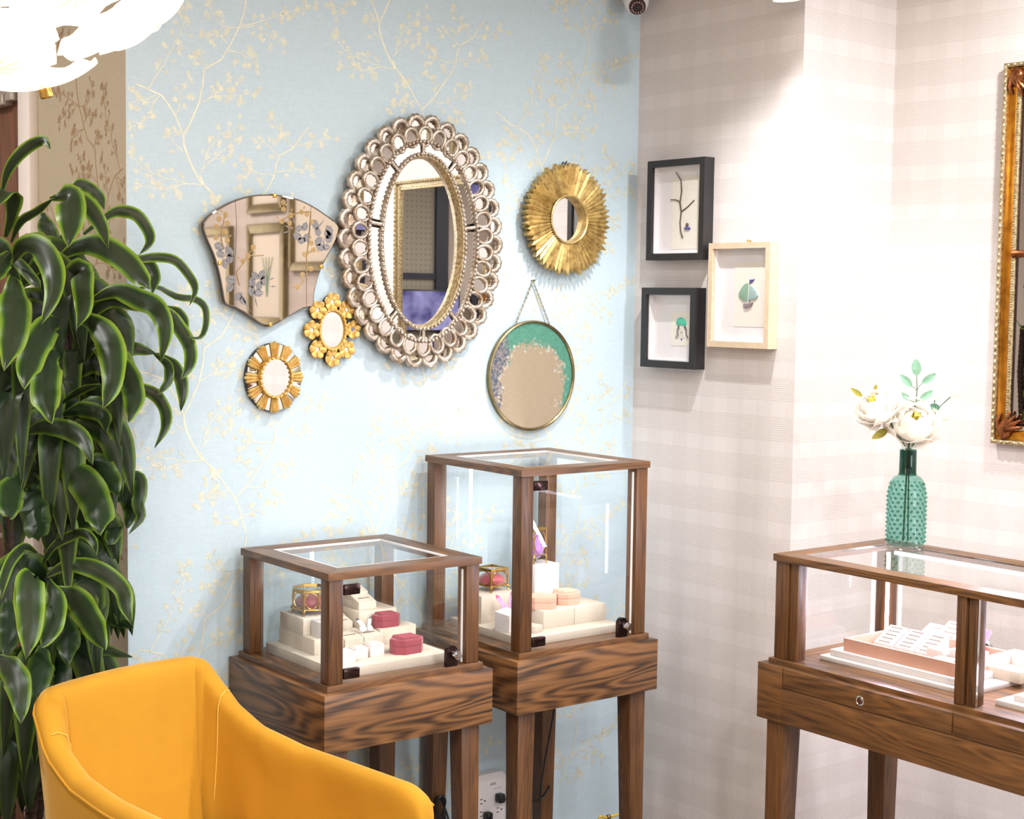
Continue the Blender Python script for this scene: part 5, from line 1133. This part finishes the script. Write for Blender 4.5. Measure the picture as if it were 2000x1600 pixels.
for sx in (-1, 1):
    for y_ in (-.66, -.10): MB().cyl((sx*.20, y_, .245), (sx*.235, y_+(.03 if y_ > -.3 else -.03), FZ), .018, .011, n=14).build('leg', [OAK_V], t)

# ------------------------------------------------------------------ potted dracaena
def leafmat():
    m, N, L, B = mat('striped_dracaena_leaf'); uv = N.new('ShaderNodeUVMap'); sp = N.new('ShaderNodeSeparateXYZ'); L.new(uv.outputs[0], sp.inputs[0])
    tc = N.new('ShaderNodeTexCoord'); n = N.new('ShaderNodeTexNoise'); n.inputs['Scale'].default_value = 14; n.inputs['Detail'].default_value = 3; L.new(tc.outputs['Object'], n.inputs['Vector'])
    a = mth(N, L, 'ABSOLUTE', mth(N, L, 'MULTIPLY_ADD', sp.outputs[1], 2.0, -1.0)); a = mth(N, L, 'ADD', a, mth(N, L, 'MULTIPLY_ADD', n.outputs['Fac'], .16, -.08))
    st = mth(N, L, 'MULTIPLY_ADD', mth(N, L, 'SINE', mth(N, L, 'MULTIPLY', sp.outputs[1], 75.0)), .5, .5)
    r = N.new('ShaderNodeValToRGB'); e = r.color_ramp.elements; e[0].position = 0.0; e[0].color = (*lin((40, 50, 32)), 1); e[1].position = .99; e[1].color = (*lin((136, 160, 50)), 1)
    for p_, c_ in ((.54, (38, 54, 28)), (.66, (52, 84, 26)), (.78, (96, 132, 36))): k_ = e.new(p_); k_.color = (*lin(c_), 1)
    L.new(a, r.inputs['Fac'])
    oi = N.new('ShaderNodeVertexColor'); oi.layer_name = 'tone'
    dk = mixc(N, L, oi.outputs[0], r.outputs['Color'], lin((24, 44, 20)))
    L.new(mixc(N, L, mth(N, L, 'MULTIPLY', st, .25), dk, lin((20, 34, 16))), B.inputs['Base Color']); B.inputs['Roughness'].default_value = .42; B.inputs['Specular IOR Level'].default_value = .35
    return m
LEAF = leafmat()
def strap_leaf(mb, ctrl, width, face=None, dark=0.0, seed=0, wave=.085):
    Rl = random.Random(seed); C_ = [Vector(c) for c in ctrl]; n_ = 22
    # Catmull-Rom through the control points
    pts = []
    ext = [C_[0]*2-C_[1]]+C_+[C_[-1]*2-C_[-2]]
    segs = len(C_)-1
    for k in range(n_):
        g = k/(n_-1)*segs; i = min(segs-1, int(g)); s = g-i; p0, p1, p2, p3 = ext[i:i+4]
        pts.append(.5*((2*p1)+(-p0+p2)*s+(2*p0-5*p1+4*p2-p3)*s*s+(-p0+3*p1-3*p2+p3)*s**3))
    VJ = Vector((Rl.uniform(-.5, .5), Rl.uniform(-.5, .5), Rl.uniform(-.3, 1.2))); ph = Rl.uniform(0, 6.28); ph2 = Rl.uniform(0, 6.28); fq = Rl.uniform(14, 20)
    b = bmesh.new(); uvl = b.loops.layers.uv.new('UVMap'); cl_ = b.loops.layers.color.new('tone'); V = []
    M_ = 9; prev = None
    for k, p in enumerate(pts):
        tg = (pts[min(k+1, n_-1)]-pts[max(k-1, 0)]).normalized(); vd = (CAMP-T0-p+VJ).normalized() if face is None else Vector(face)
        sd = tg.cross(vd)
        if prev is not None:
            if sd.length < .25: sd = prev
            elif sd.dot(prev) < 0: sd = -sd
            sd = (sd.normalized()*.72+prev*.28)
        sd = (sd-tg*sd.dot(tg)).normalized(); prev = sd; up = sd.cross(tg).normalized(); u = k/(n_-1)
        w_ = width*.5*(min(1, .22+u*2.6) if u < .3 else 1)*(1-max(0, (u-.55)/.45)**2.2)*(.96+.04*sin(u*fq))
        row = []
        for j in range(M_):
            s = (j/(M_-1)-.5)*2; o_ = sd*(s*w_)-up*(.20*w_*(abs(s)**1.6))*1.0+up*(wave*width*(abs(s)**2)*sin(u*fq*1.3+ph+(1.5 if s > 0 else 0))+.01*width*cos(s*9))
            row.append(b.verts.new(p+o_))
        V.append(row)
    for i in range(n_-1):
        for j in range(M_-1):
            f_ = b.faces.new((V[i][j], V[i+1][j], V[i+1][j+1], V[i][j+1]))
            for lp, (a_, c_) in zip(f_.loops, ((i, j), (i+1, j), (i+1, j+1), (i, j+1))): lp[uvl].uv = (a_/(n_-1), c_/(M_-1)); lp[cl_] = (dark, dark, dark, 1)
    mb.merge(b)
t = thing('dracaena_plant', 'tall potted dracaena with drooping lime edged leaves beside the door', 'plant', (1.43, 3.92, 0))
T0 = Vector((1.43, 3.92, 0))
def yp(px, py, y): return on(px, py, 1, y)-T0
Q4 = lambda X, Y: (.3624*X, 260+.3624*Y); Q5 = lambda X, Y: (.35*X, 800+.35*Y)
# (view, points, width in view pixels, depth y at base, depth y at tip, darkness)
HERO = [
 (4, [(10, 330), (40, 210), (105, 115), (185, 55), (240, 40), (272, 85)], 62, 3.85, 3.70, 0), (4, [(30, 560), (60, 440), (70, 350), (40, 315), (0, 350), (-30, 430)], 95, 3.85, 3.62, 0),
 (4, [(60, 590), (110, 480), (200, 420), (290, 350)], 44, 3.85, 3.68, .3), (4, [(300, 345), (365, 335), (380, 390), (378, 490), (370, 610)], 150, 3.68, 3.55, .1), (4, [(270, 355), (380, 340), (470, 390), (540, 490), (585, 622)], 92, 3.75, 3.62, .2),
 (4, [(380, 330), (420, 275), (490, 300), (540, 350), (562, 415)], 66, 3.9, 3.85, .5), (4, [(450, 545), (580, 445), (660, 420), (740, 445), (795, 520), (806, 590), (750, 655)], 66, 3.82, 3.70, .25),
 (4, [(330, 665), (440, 605), (560, 615), (680, 690), (760, 780), (808, 838)], 128, 3.78, 3.58, .1), (4, [(70, 690), (120, 610), (210, 620), (275, 720), (290, 850), (225, 1025)], 128, 3.80, 3.52, .1),
 (4, [(370, 930), (380, 790), (435, 730), (445, 830), (450, 940), (415, 1058)], 112, 3.82, 3.55, 0), (4, [(560, 680), (700, 685), (850, 668), (950, 690), (1025, 775), (1052, 850), (1018, 935)], 50, 3.80, 3.66, 0),
 (4, [(700, 850), (830, 825), (950, 880), (1050, 895), (1105, 940), (1110, 1030), (1080, 1100), (1008, 1098)], 38, 3.80, 3.68, .2), (4, [(500, 900), (620, 850), (740, 890), (840, 940), (890, 1060), (868, 1238)], 112, 3.80, 3.56, .1),
 (4, [(400, 1000), (500, 960), (600, 905), (720, 930), (830, 955)], 66, 3.86, 3.74, .8), (4, [(420, 1000), (500, 1020), (570, 1090), (605, 1200), (605, 1340), (555, 1492)], 142, 3.78, 3.50, .1), (4, [(560, 1040), (640, 1070), (680, 1150), (760, 1165), (845, 1190)], 74, 3.84, 3.76, .9),
 (4, [(720, 930), (890, 960), (970, 1055), (1022, 1150), (1022, 1250), (972, 1332)], 74, 3.80, 3.64, .1), (4, [(500, 1150), (640, 1240), (700, 1330), (722, 1440), (690, 1565)], 122, 3.80, 3.56, .1), (4, [(350, 1020), (270, 1030), (205, 1120), (155, 1250), (130, 1372)], 150, 3.76, 3.50, .1),
 (4, [(330, 1180), (265, 1210), (250, 1320), (248, 1440), (280, 1560)], 156, 3.74, 3.48, .1), (4, [(70, 770), (80, 900), (75, 1060), (25, 1275)], 165, 3.70, 3.46, .3), (4, [(560, 1380), (700, 1370), (820, 1400), (885, 1480), (892, 1580), (830, 1705)], 66, 3.82, 3.68, .5),
 (4, [(830, 1190), (905, 1250), (905, 1340), (848, 1412)], 50, 3.80, 3.70, .6), (4, [(840, 1190), (910, 1230), (965, 1300), (985, 1390), (975, 1502)], 72, 3.80, 3.70, .4), (4, [(340, 1520), (440, 1490), (550, 1520), (575, 1610)], 86, 3.86, 3.70, .9),
 (4, [(20, 640), (100, 700), (180, 790), (215, 835)], 60, 3.86, 3.70, .9), (4, [(60, 640), (20, 700), (-40, 800)], 90, 3.8, 3.6, .5), (4, [(230, 430), (250, 500), (300, 600), (350, 640)], 90, 3.9, 3.86, .8),
 (4, [(600, 720), (760, 690), (830, 760), (820, 870)], 70, 3.88, 3.76, .3), (4, [(860, 930), (960, 970), (990, 1040), (980, 1110)], 60, 3.86, 3.78, .6), (4, [(330, 1460), (430, 1390), (540, 1355)], 40, 3.86, 3.72, .8),
 (5, [(130, 130), (250, 95), (380, 115), (470, 180), (515, 305)], 105, 3.80, 3.56, .6), (5, [(300, 320), (420, 360), (510, 470), (555, 590), (558, 692)], 176, 3.76, 3.52, .6), (5, [(430, 330), (540, 300), (610, 380), (655, 485)], 128, 3.82, 3.66, .8),
 (5, [(560, 330), (690, 360), (775, 380), (782, 460), (770, 530), (785, 600), (715, 702)], 72, 3.82, 3.70, .7), (5, [(560, 480), (670, 455), (735, 540), (705, 668)], 104, 3.86, 3.74, .8), (5, [(235, 870), (290, 770), (390, 705), (470, 690), (525, 745), (537, 815)], 58, 3.80, 3.58, .2),
 (5, [(260, 930), (370, 870), (480, 875), (600, 925), (685, 1010), (705, 1110), (738, 1205)], 100, 3.78, 3.56, .3), (5, [(190, 940), (170, 930), (165, 1060), (168, 1210), (148, 1395)], 158, 3.62, 3.42, .1), (5, [(270, 950), (305, 1060), (295, 1200), (228, 1335)], 118, 3.68, 3.46, .3),
 (5, [(310, 1000), (420, 1060), (510, 1190), (590, 1345)], 142, 3.74, 3.50, .35), (5, [(205, 800), (140, 768), (65, 840), (20, 950), (8, 1055)], 58, 3.74, 3.50, .1), (5, [(110, 370), (60, 470), (55, 610)], 150, 3.74, 3.52, .7), (5, [(190, 420), (185, 520), (205, 640), (218, 735)], 150, 3.80, 3.60, .95),
 (5, [(280, 1250), (430, 1320), (600, 1345), (745, 1385)], 62, 3.84, 3.70, .8), (5, [(-10, 1380), (50, 1440), (105, 1550), (120, 1760)], 140, 3.60, 3.38, .5), (5, [(240, 1320), (225, 1450), (195, 1620)], 140, 3.72, 3.50, .8), (5, [(520, 1130), (640, 1175), (745, 1215)], 66, 3.84, 3.74, .9), (5, [(330, 1450), (440, 1440), (530, 1490)], 60, 3.84, 3.72, .9),
 (5, [(300, 1090), (370, 1250), (380, 1420)], 130, 3.8, 3.62, .9), (5, [(420, 760), (500, 760), (520, 880)], 100, 3.86, 3.8, .9), (5, [(590, 150), (610, 220), (555, 265)], 50, 3.86, 3.8, .8), (5, [(40, 1050), (60, 1200), (30, 1380)], 130, 3.74, 3.6, .9), (5, [(620, 560), (640, 660), (600, 760)], 90, 3.84, 3.74, .7)]
crown = [MB(), MB(), MB()]
for i, (vw, pts, w_, ya, yb_, dk) in enumerate(HERO):
    f_ = Q4 if vw == 4 else Q5; n_ = len(pts)-1; ctrl = [yp(*f_(*p), ya+(yb_-ya)*(k/n_)) for k, p in enumerate(pts)]
    pm = ((.3624 if vw == 4 else .35)*w_)/FPX*((ctrl[n_//2]+T0-CAMP).dot(_f))
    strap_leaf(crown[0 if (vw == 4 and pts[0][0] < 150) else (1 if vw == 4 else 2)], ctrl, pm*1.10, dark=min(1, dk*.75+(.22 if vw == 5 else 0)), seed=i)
CANES = [[(18, 700), (16, 900), (22, 1300), (25, 1640)], [(128, 560), (125, 700), (98, 900), (100, 1050), (88, 1200), (95, 1640)], [(150, 1060), (105, 1150), (92, 1300)], [(130, 640), (140, 800), (108, 1050), (110, 1350), (112, 1640)]]
cane_m = simple('ringed_cane_bark', (64, 46, 36), .7, bump=.5, bscale=120, var=.3, vscale=60)
for k, c_ in enumerate(CANES):
    pts = [Vector(yp(px_, py_, 3.87+.02*k)) for px_, py_ in c_]; last = pts[-1]; pts[-1] = Vector((last.x*.5, .0-.03+.02*k, .20)) if k != 2 else last
    rs = []
    for a_, b_ in zip(pts, pts[1:]):
        n_ = max(2, int((b_-a_).length/.006)); rs += [a_.lerp(b_, q_/n_) for q_ in range(n_)]
    rad = [(.0155 if k else .014)*(1.0 if (q_ % 4) else 1.14) for q_ in range(len(rs))]
    MB().tube(rs, rad, 10).build('cane', [cane_m], t)
# darker inner leaves filling each crown
Rq = random.Random(21)
for cx_, cy_, n_, sp_, cr in ((40, 560, 9, .9, 0), (130, 640, 8, .8, 1), (140, 740, 5, .8, 1), (40, 780, 9, .8, 2), (110, 880, 13, .9, 2), (30, 960, 11, .7, 2), (110, 1030, 6, .8, 2), (105, 1160, 20, .8, 2), (40, 1220, 14, .8, 2), (90, 1330, 20, .9, 2), (40, 1480, 18, .9, 2), (150, 1440, 12, .8, 2)):
    base = yp(cx_, cy_, 3.88)
    for j in range(n_):
        a = Rq.uniform(0, 2*PI); l = Rq.uniform(.20, .34); dx, dy = cos(a)*sp_, sin(a)*.45; rise = Rq.uniform(.02, .12)
        if base.x+T0.x+dx*l > 1.74: dx *= .5
        dy = min(dy, .05)
        cr_ = [base, base+Vector((dx*l*.45, dy*l*.45-.02, rise)), base+Vector((dx*l*.85, dy*l*.85-.03, rise*.4)), base+Vector((dx*l*1.02, dy*l-.03, -l*Rq.uniform(.35, .7)))]
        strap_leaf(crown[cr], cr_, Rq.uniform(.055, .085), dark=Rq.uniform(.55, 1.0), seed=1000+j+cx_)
for c_ in crown: c_.build('foliage', [LEAF], t, smooth=180)
pt_ = MB().lathe([(0, FZ), (.13, FZ), (.15, FZ+.02), (.185, .22), (.19, .25), (.178, .255), (.172, .22)], 40).build('pot', [REDPOT], t); MB().lathe([(0, .21), (.171, .21)], 32).build('soil', [SOIL], pt_)
# control panel on the wall behind the leaves
t = thing('wall_control_panel', 'beige control panel on the left wall behind the plant', 'control panel', (XL-.001, 4.18, 1.49))
MB().bx(-.022, 0, -.095, .095, -.075, .05, .004).build('housing', [WHITEPAINT], t); MB().bx(-.026, -.02, -.098, .098, .035, .055, .004).build('cap', [WHITEPAINT], t); MB().bx(-.0235, -.021, -.02, .03, -.035, -.02, .001).build('display_window', [simple('dark_display', (60, 52, 46), .3)], t)

# ------------------------------------------------------------------ flower petal chandelier (top left)
CC = CAMP+ray(-72, -404)*2.05
t = thing('chandelier', 'glowing chandelier of overlapping flower shaped shell discs at the top left', 'chandelier', CC)
RCH = .388
SHELL = emit('lit_capiz_shell', (255, 226, 186), 2.6)
def capiz():
    m, N, L, B = mat('lit_capiz_shell_disc'); tc = N.new('ShaderNodeTexCoord'); uv = N.new('ShaderNodeUVMap'); sp = N.new('ShaderNodeSeparateXYZ'); L.new(uv.outputs[0], sp.inputs[0])
    st = mth(N, L, 'MULTIPLY_ADD', mth(N, L, 'SINE', mth(N, L, 'MULTIPLY', sp.outputs[0], 2*PI*9)), .5, .5)
    c_ = mixc(N, L, mth(N, L, 'MULTIPLY', st, mth(N, L, 'SUBTRACT', 1.0, sp.outputs[1])), lin((255, 240, 214)), lin((246, 190, 120)))
    L.new(c_, B.inputs['Base Color']); L.new(c_, B.inputs['Emission Color']); B.inputs['Emission Strength'].default_value = 1.7; B.inputs['Roughness'].default_value = .4
    return m
CAPIZ = capiz()
def shell_disc(name):
    mb = MB()
    def f(u, v):
        a = 2*PI*u; rr = .084*v*(1-.07*abs(sin(4*a))*v); return Vector((rr*cos(a), rr*sin(a), -.022*v*v+.004*cos(8*a)*v))
    mb.grid(f, 49, 9, uv=True); return mb.build(name, [CAPIZ], t, smooth=180)
base_disc = None
rings = ((.28, 4, .0), (.70, 8, .3), (1.12, 11, .1), (1.52, 13, .4), (1.88, 12, .15))
for th, n_, ph in rings:
    for j in range(n_):
        a = 2*PI*(j+ph)/n_; dirv = Vector((sin(th)*cos(a), sin(th)*sin(a), -cos(th)))
        if base_disc is None: o = base_disc = shell_disc('shell_disc'); md = o.modifiers.new('thickness', 'SOLIDIFY'); md.thickness = .002
        else: o = base_disc.copy(); COL.objects.link(o)
        o.location = dirv*RCH*RND.uniform(.97, 1.03); o.rotation_euler = dirv.to_track_quat('Z', 'Y').to_euler()
        if base_disc is o:
            st_ = MB().lathe([(0, 0), (.009, 0), (.010, .014), (.007, .016), (0, .016)], 16).build('brass_stud', [BRASS], o)
        elif j % 4 == 1:
            g_ = base_disc.children[0].copy(); COL.objects.link(g_); g_.parent = o
MB().cyl((0, 0, .05), (0, 0, CEIL-CC.z-.03), .009).build('rod', [BRASS], t); MB().lathe([(0, CEIL-CC.z-.035), (.06, CEIL-CC.z-.03), (.065, CEIL-CC.z-.001)], 28).build('canopy', [BRASS], t)
MB().sph((0, 0, .05), .03, n=10).build('hub', [BRASS], t)
for k in range(6):
    a = k*PI/3; MB().tube([(0, 0, .05), (.08*cos(a), .08*sin(a), .02), (.14*cos(a), .14*sin(a), -.02)], .005, 7).sph((.15*cos(a), .15*sin(a), -.03), .024, n=8).build('bulb_arm', [emit('warm_bulb', (255, 214, 150), 6.0)] if k == 0 else [bpy.data.materials['warm_bulb']], t)
light('POINT', 'chandelier_lamp', (CC.x, CC.y, CC.z-.05), 30, (1.0, .80, .56), shadow_soft_size=.15)

# ------------------------------------------------------------------ security camera in the corner
cc = on(1243, 3, 1, YB-.10)
t = thing('security_camera', 'white dome security camera high in the wall corner', 'security camera', cc)
look = (CAMP-cc).normalized(); look = (look+Vector((.12, -.05, -.55))).normalized(); qm = look.to_track_quat('Z', 'Y').to_matrix().to_4x4()
MB().sph((0, 0, 0), .042, n=20).build('eyeball', [WHITE], t)
MB().lathe([(.0285, .0305), (.0280, .0395), (.0255, .0425), (0, .0435)], 32, M=qm).build('lens_face', [simple('dark_red_lens_face', (58, 26, 24), .3)], t)
mb = MB()
for k in range(14): mb.sph((.0195*cos(2*PI*k/14), .0195*sin(2*PI*k/14), .0433), .0021, n=4, M=qm)
mb.build('infrared_diodes', [simple('pale_diode', (225, 220, 225), .3)], t); MB().sph((0, 0, .0375), .0125, n=10, M=qm).build('lens', [BLACK], t)
MB().lathe([(.030, .028), (.052, .034), (.056, .06), (.054, .075)], 32).cyl((0, .0, .05), (0, .099, .06), .022, n=20).build('housing', [WHITE], t); MB().bx(.02, .075, .03, .099, .012, .030, .004).build('bracket', [WHITE], t)

# ------------------------------------------------------------------ outlet adapter, plugs, leads
oc = on(960, 1552, 1, YB)
t = thing('surge_protector', 'white wall surge protector with sockets between the two pedestal cases', 'power adapter', (oc.x-.032, YB, oc.z-.02), 0); t.rotation_euler = R_BLUE
def rrect(w, h, r, n_=6):
    out = []
    for cx_, cy_, a0_ in ((w/2-r, h/2-r, 0), (-w/2+r, h/2-r, PI/2), (-w/2+r, -h/2+r, PI), (w/2-r, -h/2+r, 1.5*PI)): out += [(cx_+r*cos(a0_+PI/2*k/n_), cy_+r*sin(a0_+PI/2*k/n_)) for k in range(n_+1)]
    return out
MB().prism(rrect(.135, .215, .028), .001, .036, bev=.006, seg=4).build('housing', [WHITE], t)
SOCK = simple('socket_slot', (58, 44, 46), .6)
for sx in (-.035, .035):
    for sy in (-.062, -.022, .020):
        mb = MB(); mb.box((sx-.004, sy+.006, .0363), (.010, .0026, .001)); mb.box((sx-.004, sy-.008, .0363), (.010, .0026, .001)); mb.cyl((sx+.011, sy-.001, .0355), (sx+.011, sy-.001, .0368), .003, n=12); mb.build('socket', [SOCK], t, smooth=0)
fc = bpy.data.curves.new('lettering', 'FONT'); fc.body = 'kAir'; fc.size = .014; fc.extrude = .0002
fo = bpy.data.objects.new('lettering_source', fc); COL.objects.link(fo); dg = bpy.context.evaluated_depsgraph_get(); dg.update(); me = bpy.data.meshes.new_from_object(fo.evaluated_get(dg)); bpy.data.objects.remove(fo)
lo = bpy.data.objects.new('lettering', me); COL.objects.link(lo); me.materials.clear(); me.materials.append(SOCK); lo.parent = t; lo.location = (-.002, .066, .0363)
MB().box((.018, .052, .0362), (.006, .002, .0006)).box((.034, .052, .0362), (.022, .0014, .0006)).build('status_marks', [simple('grey_marking', (150, 140, 140), .6)], t, smooth=0)
sp_ = Vector((oc.x-.032, YB, oc.z-.02))
plug_w = sp_+Vector((.030, -.037, .022))
t = thing('power_lead', 'black power lead plugged into the surge protector and rising under the tall case', 'power lead', plug_w)
MB().box((0, -.014, 0), (.024, .028, .030), .005).build('plug', [BLACK], t)
cp = [Vector((.006, -.026, 0)), Vector((.03, -.034, -.004)), Vector((.07, -.045, -.012)), Vector((.13, -.06, -.02)), Vector((.17, -.065, .02))]
hi = on(1088, 1395, 1, 3.74)-plug_w; mid = on(1062, 1500, 1, 3.76)-plug_w
hi = Vector((hi.x, hi.y, CASE[2][3]-HB-.008-plug_w.z)); cp += [Vector((mid.x-.01, mid.y, mid.z-.10)), mid, hi.lerp(mid, .35)+Vector((.01, 0, 0)), hi]
cp = [tuple(p) for p in cp]
def catmull(P, n_=8):
    P = [Vector(p) for p in P]; E_ = [P[0]*2-P[1]]+P+[P[-1]*2-P[-2]]; out = []
    for i in range(len(P)-1):
        for k in range(n_):
            s = k/n_; p0, p1, p2, p3 = E_[i:i+4]; out.append(.5*((2*p1)+(-p0+p2)*s+(2*p0-5*p1+4*p2-p3)*s*s+(-p0+3*p1-3*p2+p3)*s**3))
    return out+[P[-1]]
n_r = len(catmull(cp)); MB().tube(catmull(cp), [.0045 if k < 8 else .0034 for k in range(n_r)], 8).build('cable', [BLACK], t); MB().cyl(Vector(cp[-1])+Vector((0, 0, -.01)), Vector(cp[-1])+Vector((0, 0, .006)), .011, n=12).build('grommet', [BLACK], t)
for lab, dz in (('second black plug low on the surge protector beside the case leg', -.030), ('third black plug at the bottom of the surge protector', -.078)):
    tt = thing('power_plug', lab, 'plug', sp_+Vector((-.020, -.037, dz)), 0, 'black plugs in the surge protector'); MB().box((0, -.013, 0), (.024, .026, .028), .005).build('plug_body', [BLACK], tt); MB().tube(catmull([(0, -.026, 0), (-.01, -.04, -.01), (-.05, -.05, -.06), (-.09, -.05, -.12)], 6), .0036, 7).build('cable', [BLACK], tt)
kc = on(862, 1575, 1, 3.80)
t = thing('coiled_lead', 'black coiled lead hanging behind the leg of the low case', 'power lead', (kc.x, kc.y, kc.z))
mb = MB()
for k in range(3): mb.tube(catmull([(.006*k-.012, .0, -.05), (-.016+.004*k, .01*k, .01), (.0, .008*k, .034-.004*k), (.016-.003*k, .006*k, .012), (.008+.01*k, .004, -.04), (.03+.008*k, 0, -.12), (.03+.01*k, 0, -kc.z+FZ+.004)], 6), .0036, 7)
mb.build('cable_loops', [BLACK], t)
yc = on(1205, 1592, 1, 3.80)
t = thing('yellow_cable', 'loop of yellow cable standing on the floor behind the tall case leg', 'cable', (yc.x, yc.y, 0)); zc_ = yc.z
MB().tube(catmull([(-.10, .02, FZ+.005), (-.085, 0, zc_*.45), (-.05, 0, zc_*.95), (0, 0, zc_), (.05, 0, zc_*.92), (.085, 0, zc_*.45), (.10, -.02, FZ+.005)], 8), .0048, 8).build('cable_run', [YCABLE], t); MB().sph((-.040, 0, zc_*.965), .010, n=8).build('cable_clip', [OLDBRASS], t)
